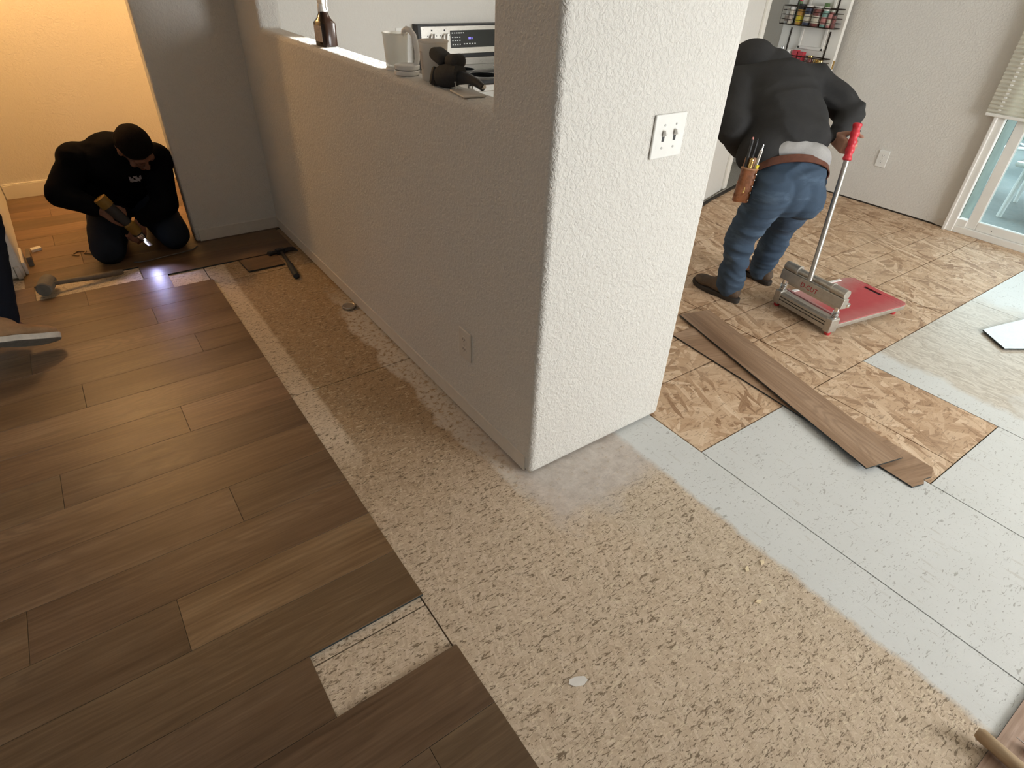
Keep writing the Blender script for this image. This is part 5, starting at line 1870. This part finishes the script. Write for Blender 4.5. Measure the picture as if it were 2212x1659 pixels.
for sg, el, wr in ((Vector((0.06, -0.16, 0.06)), Vector((-0.72, 3.05, 0.62)), Vector((-0.58, 3.22, 0.55))), (Vector((0.0, 0.17, 0.06)), Vector((-0.70, 3.55, 0.62)), Vector((-0.55, 3.50, 0.50)))):
    cone(b, ch, ch + sg, 0.09, 0.055)
    cone(b, ch + sg, el, 0.05, 0.04)
    cone(b, el, wr, 0.04, 0.028)
    hand_prims(b, wr, Vector((0.8, 0.2, -0.4)), Vector((0.3, 0, 0.9)), 1, 0.5, 0.95)
for h_, k_, a_ in ((hip, kn1, an1), (hip2, kn2, an2)):
    cone(b, h_, k_, 0.08, 0.055)
    cone(b, k_, a_, 0.055, 0.038)
cone(b, an1, an1 + Vector((0.05, -0.02, -0.07)), 0.034, 0.026)
cone(b, an2, an2 + Vector((-0.13, 0, -0.03)), 0.036, 0.028)
organic('body', b, 0.006, M['skin_shaded'], m3, 2)
b = MB()
b.ell(nk + Vector((0.05, 0.02, 0.165)), (0.090, 0.090, 0.085), 20, 12)
organic('hair', b, 0.008, M['hair'], m3, 2, 0.003, (60, 60, 60), 2.0)
b = MB()
cone(b, (hip + hip2) / 2 + Vector((0, 0, 0.05)), ch, 0.165, 0.175)
b.ell(nk + Vector((-0.01, 0, -0.05)), (0.10, 0.12, 0.06), 20, 10)
for sg, el, wr in ((Vector((0.06, -0.16, 0.06)), Vector((-0.72, 3.05, 0.62)), Vector((-0.58, 3.22, 0.55))), (Vector((0.0, 0.17, 0.06)), Vector((-0.70, 3.55, 0.62)), Vector((-0.55, 3.50, 0.50)))):
    cone(b, ch, ch + sg, 0.13, 0.09)
    cone(b, ch + sg, el, 0.085, 0.07)
    cone(b, el, wr + (el - wr) * 0.08, 0.068, 0.045)
organic('sweatshirt', b, 0.010, M['black_shirt'], m3, 5, 0.006, (9, 9, 14), 1.0)
b = MB()
b.ell((hip + hip2) / 2, (0.17, 0.20, 0.14), 22, 12)
for h_, k_, a_ in ((hip, kn1, an1), (hip2, kn2, an2)):
    cone(b, h_, k_, 0.115, 0.085)
    cone(b, k_, a_ + (a_ - k_) * 0.04, 0.085, 0.070)
organic('work_trousers', b, 0.008, M['navy'], m3, 5, 0.006, (10, 10, 16), 6.0)
# shoe on its toe: heel up at the left, pale sole turned to the camera
sh1 = sole_shoe((-0.590, 2.935, 0.125), (-0.283, 2.955, 0.048), 0.0, 0.058, 0.1, M['suede_tan'], [M['sole_white'], M['sole_grey']], m3, 'shoe', up=(0.10, 0.66, 0.74), ank=tuple(an1 + Vector((0, 0, 0.02))))
sh2 = sole_shoe(an2 + Vector((-0.03, 0, 0.03)), an2 + Vector((-0.25, 0.02, -0.03)), -0.04, 0.046, 0.1, M['suede_tan'], [M['sole_white'], M['sole_grey']], m3, 'shoe', up=(-0.3, 0, -1))

# ------------------------------------------------------------------ outside the glass door
struct(obj('floor_patio', MB().box((5.24, -9.0, -0.16), (16.0, 9.0, -0.06)), M['deck'], smooth=False))
o = obj('patio_post', MB().box((5.62, 1.62, -0.06), (5.74, 1.82, 2.6)), M['green'], smooth=False, bev=0.006)
tag(o, 'grey green patio post just outside the glass door', 'post')


def sling_chair(loc, rz, label):
    o = thing('patio_chair', label, 'chair', loc, rz, 'white framed patio chairs outside')
    for s in (-1, 1):
        y = s * 0.28
        obj('side_frame', MB().tube([(0.30, y, 0.0), (0.27, y, 0.40), (0.24, y, 0.62), (-0.22, y, 0.64), (-0.30, y, 0.45), (-0.34, y, 0.0)], 0.016, 10), M['patio_white'], o)
        obj('seat_rail', MB().tube([(0.27, y * 0.92, 0.42), (-0.20, y * 0.92, 0.38), (-0.34, y * 0.92, 0.92)], 0.014, 10), M['patio_white'], o)
    for i, (x, z) in enumerate(((0.27, 0.42), (-0.34, 0.92), (-0.30, 0.30))):
        obj('cross_tube', MB().tube([(x, -0.26, z), (x, 0.26, z)], 0.014, 10), M['patio_white'], o)
    b = MB()
    pr_ = [(0.26, 0.425), (0.05, 0.395), (-0.18, 0.388), (-0.24, 0.52), (-0.30, 0.74), (-0.335, 0.90)]
    vs = [(x, y, z) for x, z in pr_ for y in (-0.25, 0.25)] + [(x - 0.004, y, z - 0.008) for x, z in pr_ for y in (-0.25, 0.25)]
    n_ = len(pr_)
    fs = [(2 * i, 2 * i + 1, 2 * i + 3, 2 * i + 2) for i in range(n_ - 1)] + [(2 * n_ + 2 * i + 2, 2 * n_ + 2 * i + 3, 2 * n_ + 2 * i + 1, 2 * n_ + 2 * i) for i in range(n_ - 1)]
    fs += [(2 * i, 2 * i + 2, 2 * n_ + 2 * i + 2, 2 * n_ + 2 * i) for i in range(n_ - 1)] + [(2 * i + 3, 2 * i + 1, 2 * n_ + 2 * i + 1, 2 * n_ + 2 * i + 3) for i in range(n_ - 1)]
    fs += [(1, 0, 2 * n_, 2 * n_ + 1), (2 * n_ - 2, 2 * n_ - 1, 4 * n_ - 1, 4 * n_ - 2)]
    obj('sling', b.add(vs, fs), M['patio_dark'], o, smooth=False)
    return o


ch1 = sling_chair((6.62, 1.98, -0.06), R(215), 'white framed sling chair nearest the glass door')
ch2 = copy_thing(ch1, (7.75, 1.80, -0.06), R(160), 'white framed sling chair farther out on the patio')
t = thing('patio_table', 'white patio table with dark mesh top outside the glass door', 'table', (6.35, 0.98, -0.06))
obj('table_top', MB().box((-0.40, -0.55, 0.40), (0.40, 0.55, 0.425)), M['patio_dark'], t, smooth=False, bev=0.004)
obj('rim', MB().tube([(-0.41, -0.56, 0.41), (0.41, -0.56, 0.41), (0.41, 0.56, 0.41), (-0.41, 0.56, 0.41)], 0.022, 8, True), M['patio_white'], t)
for x in (-0.36, 0.36):
    for y in (-0.5, 0.5):
        obj('leg', MB().tube([(x, y, 0.40), (x * 1.04, y * 1.04, 0.0)], 0.02, 8), M['patio_white'], t)
o = obj('patio_fence', MB().box((9.4, -4.0, -0.06), (9.48, 7.0, 1.7)), M['green'], smooth=False)
tag(o, 'grey green board fence at the far end of the patio', 'fence')
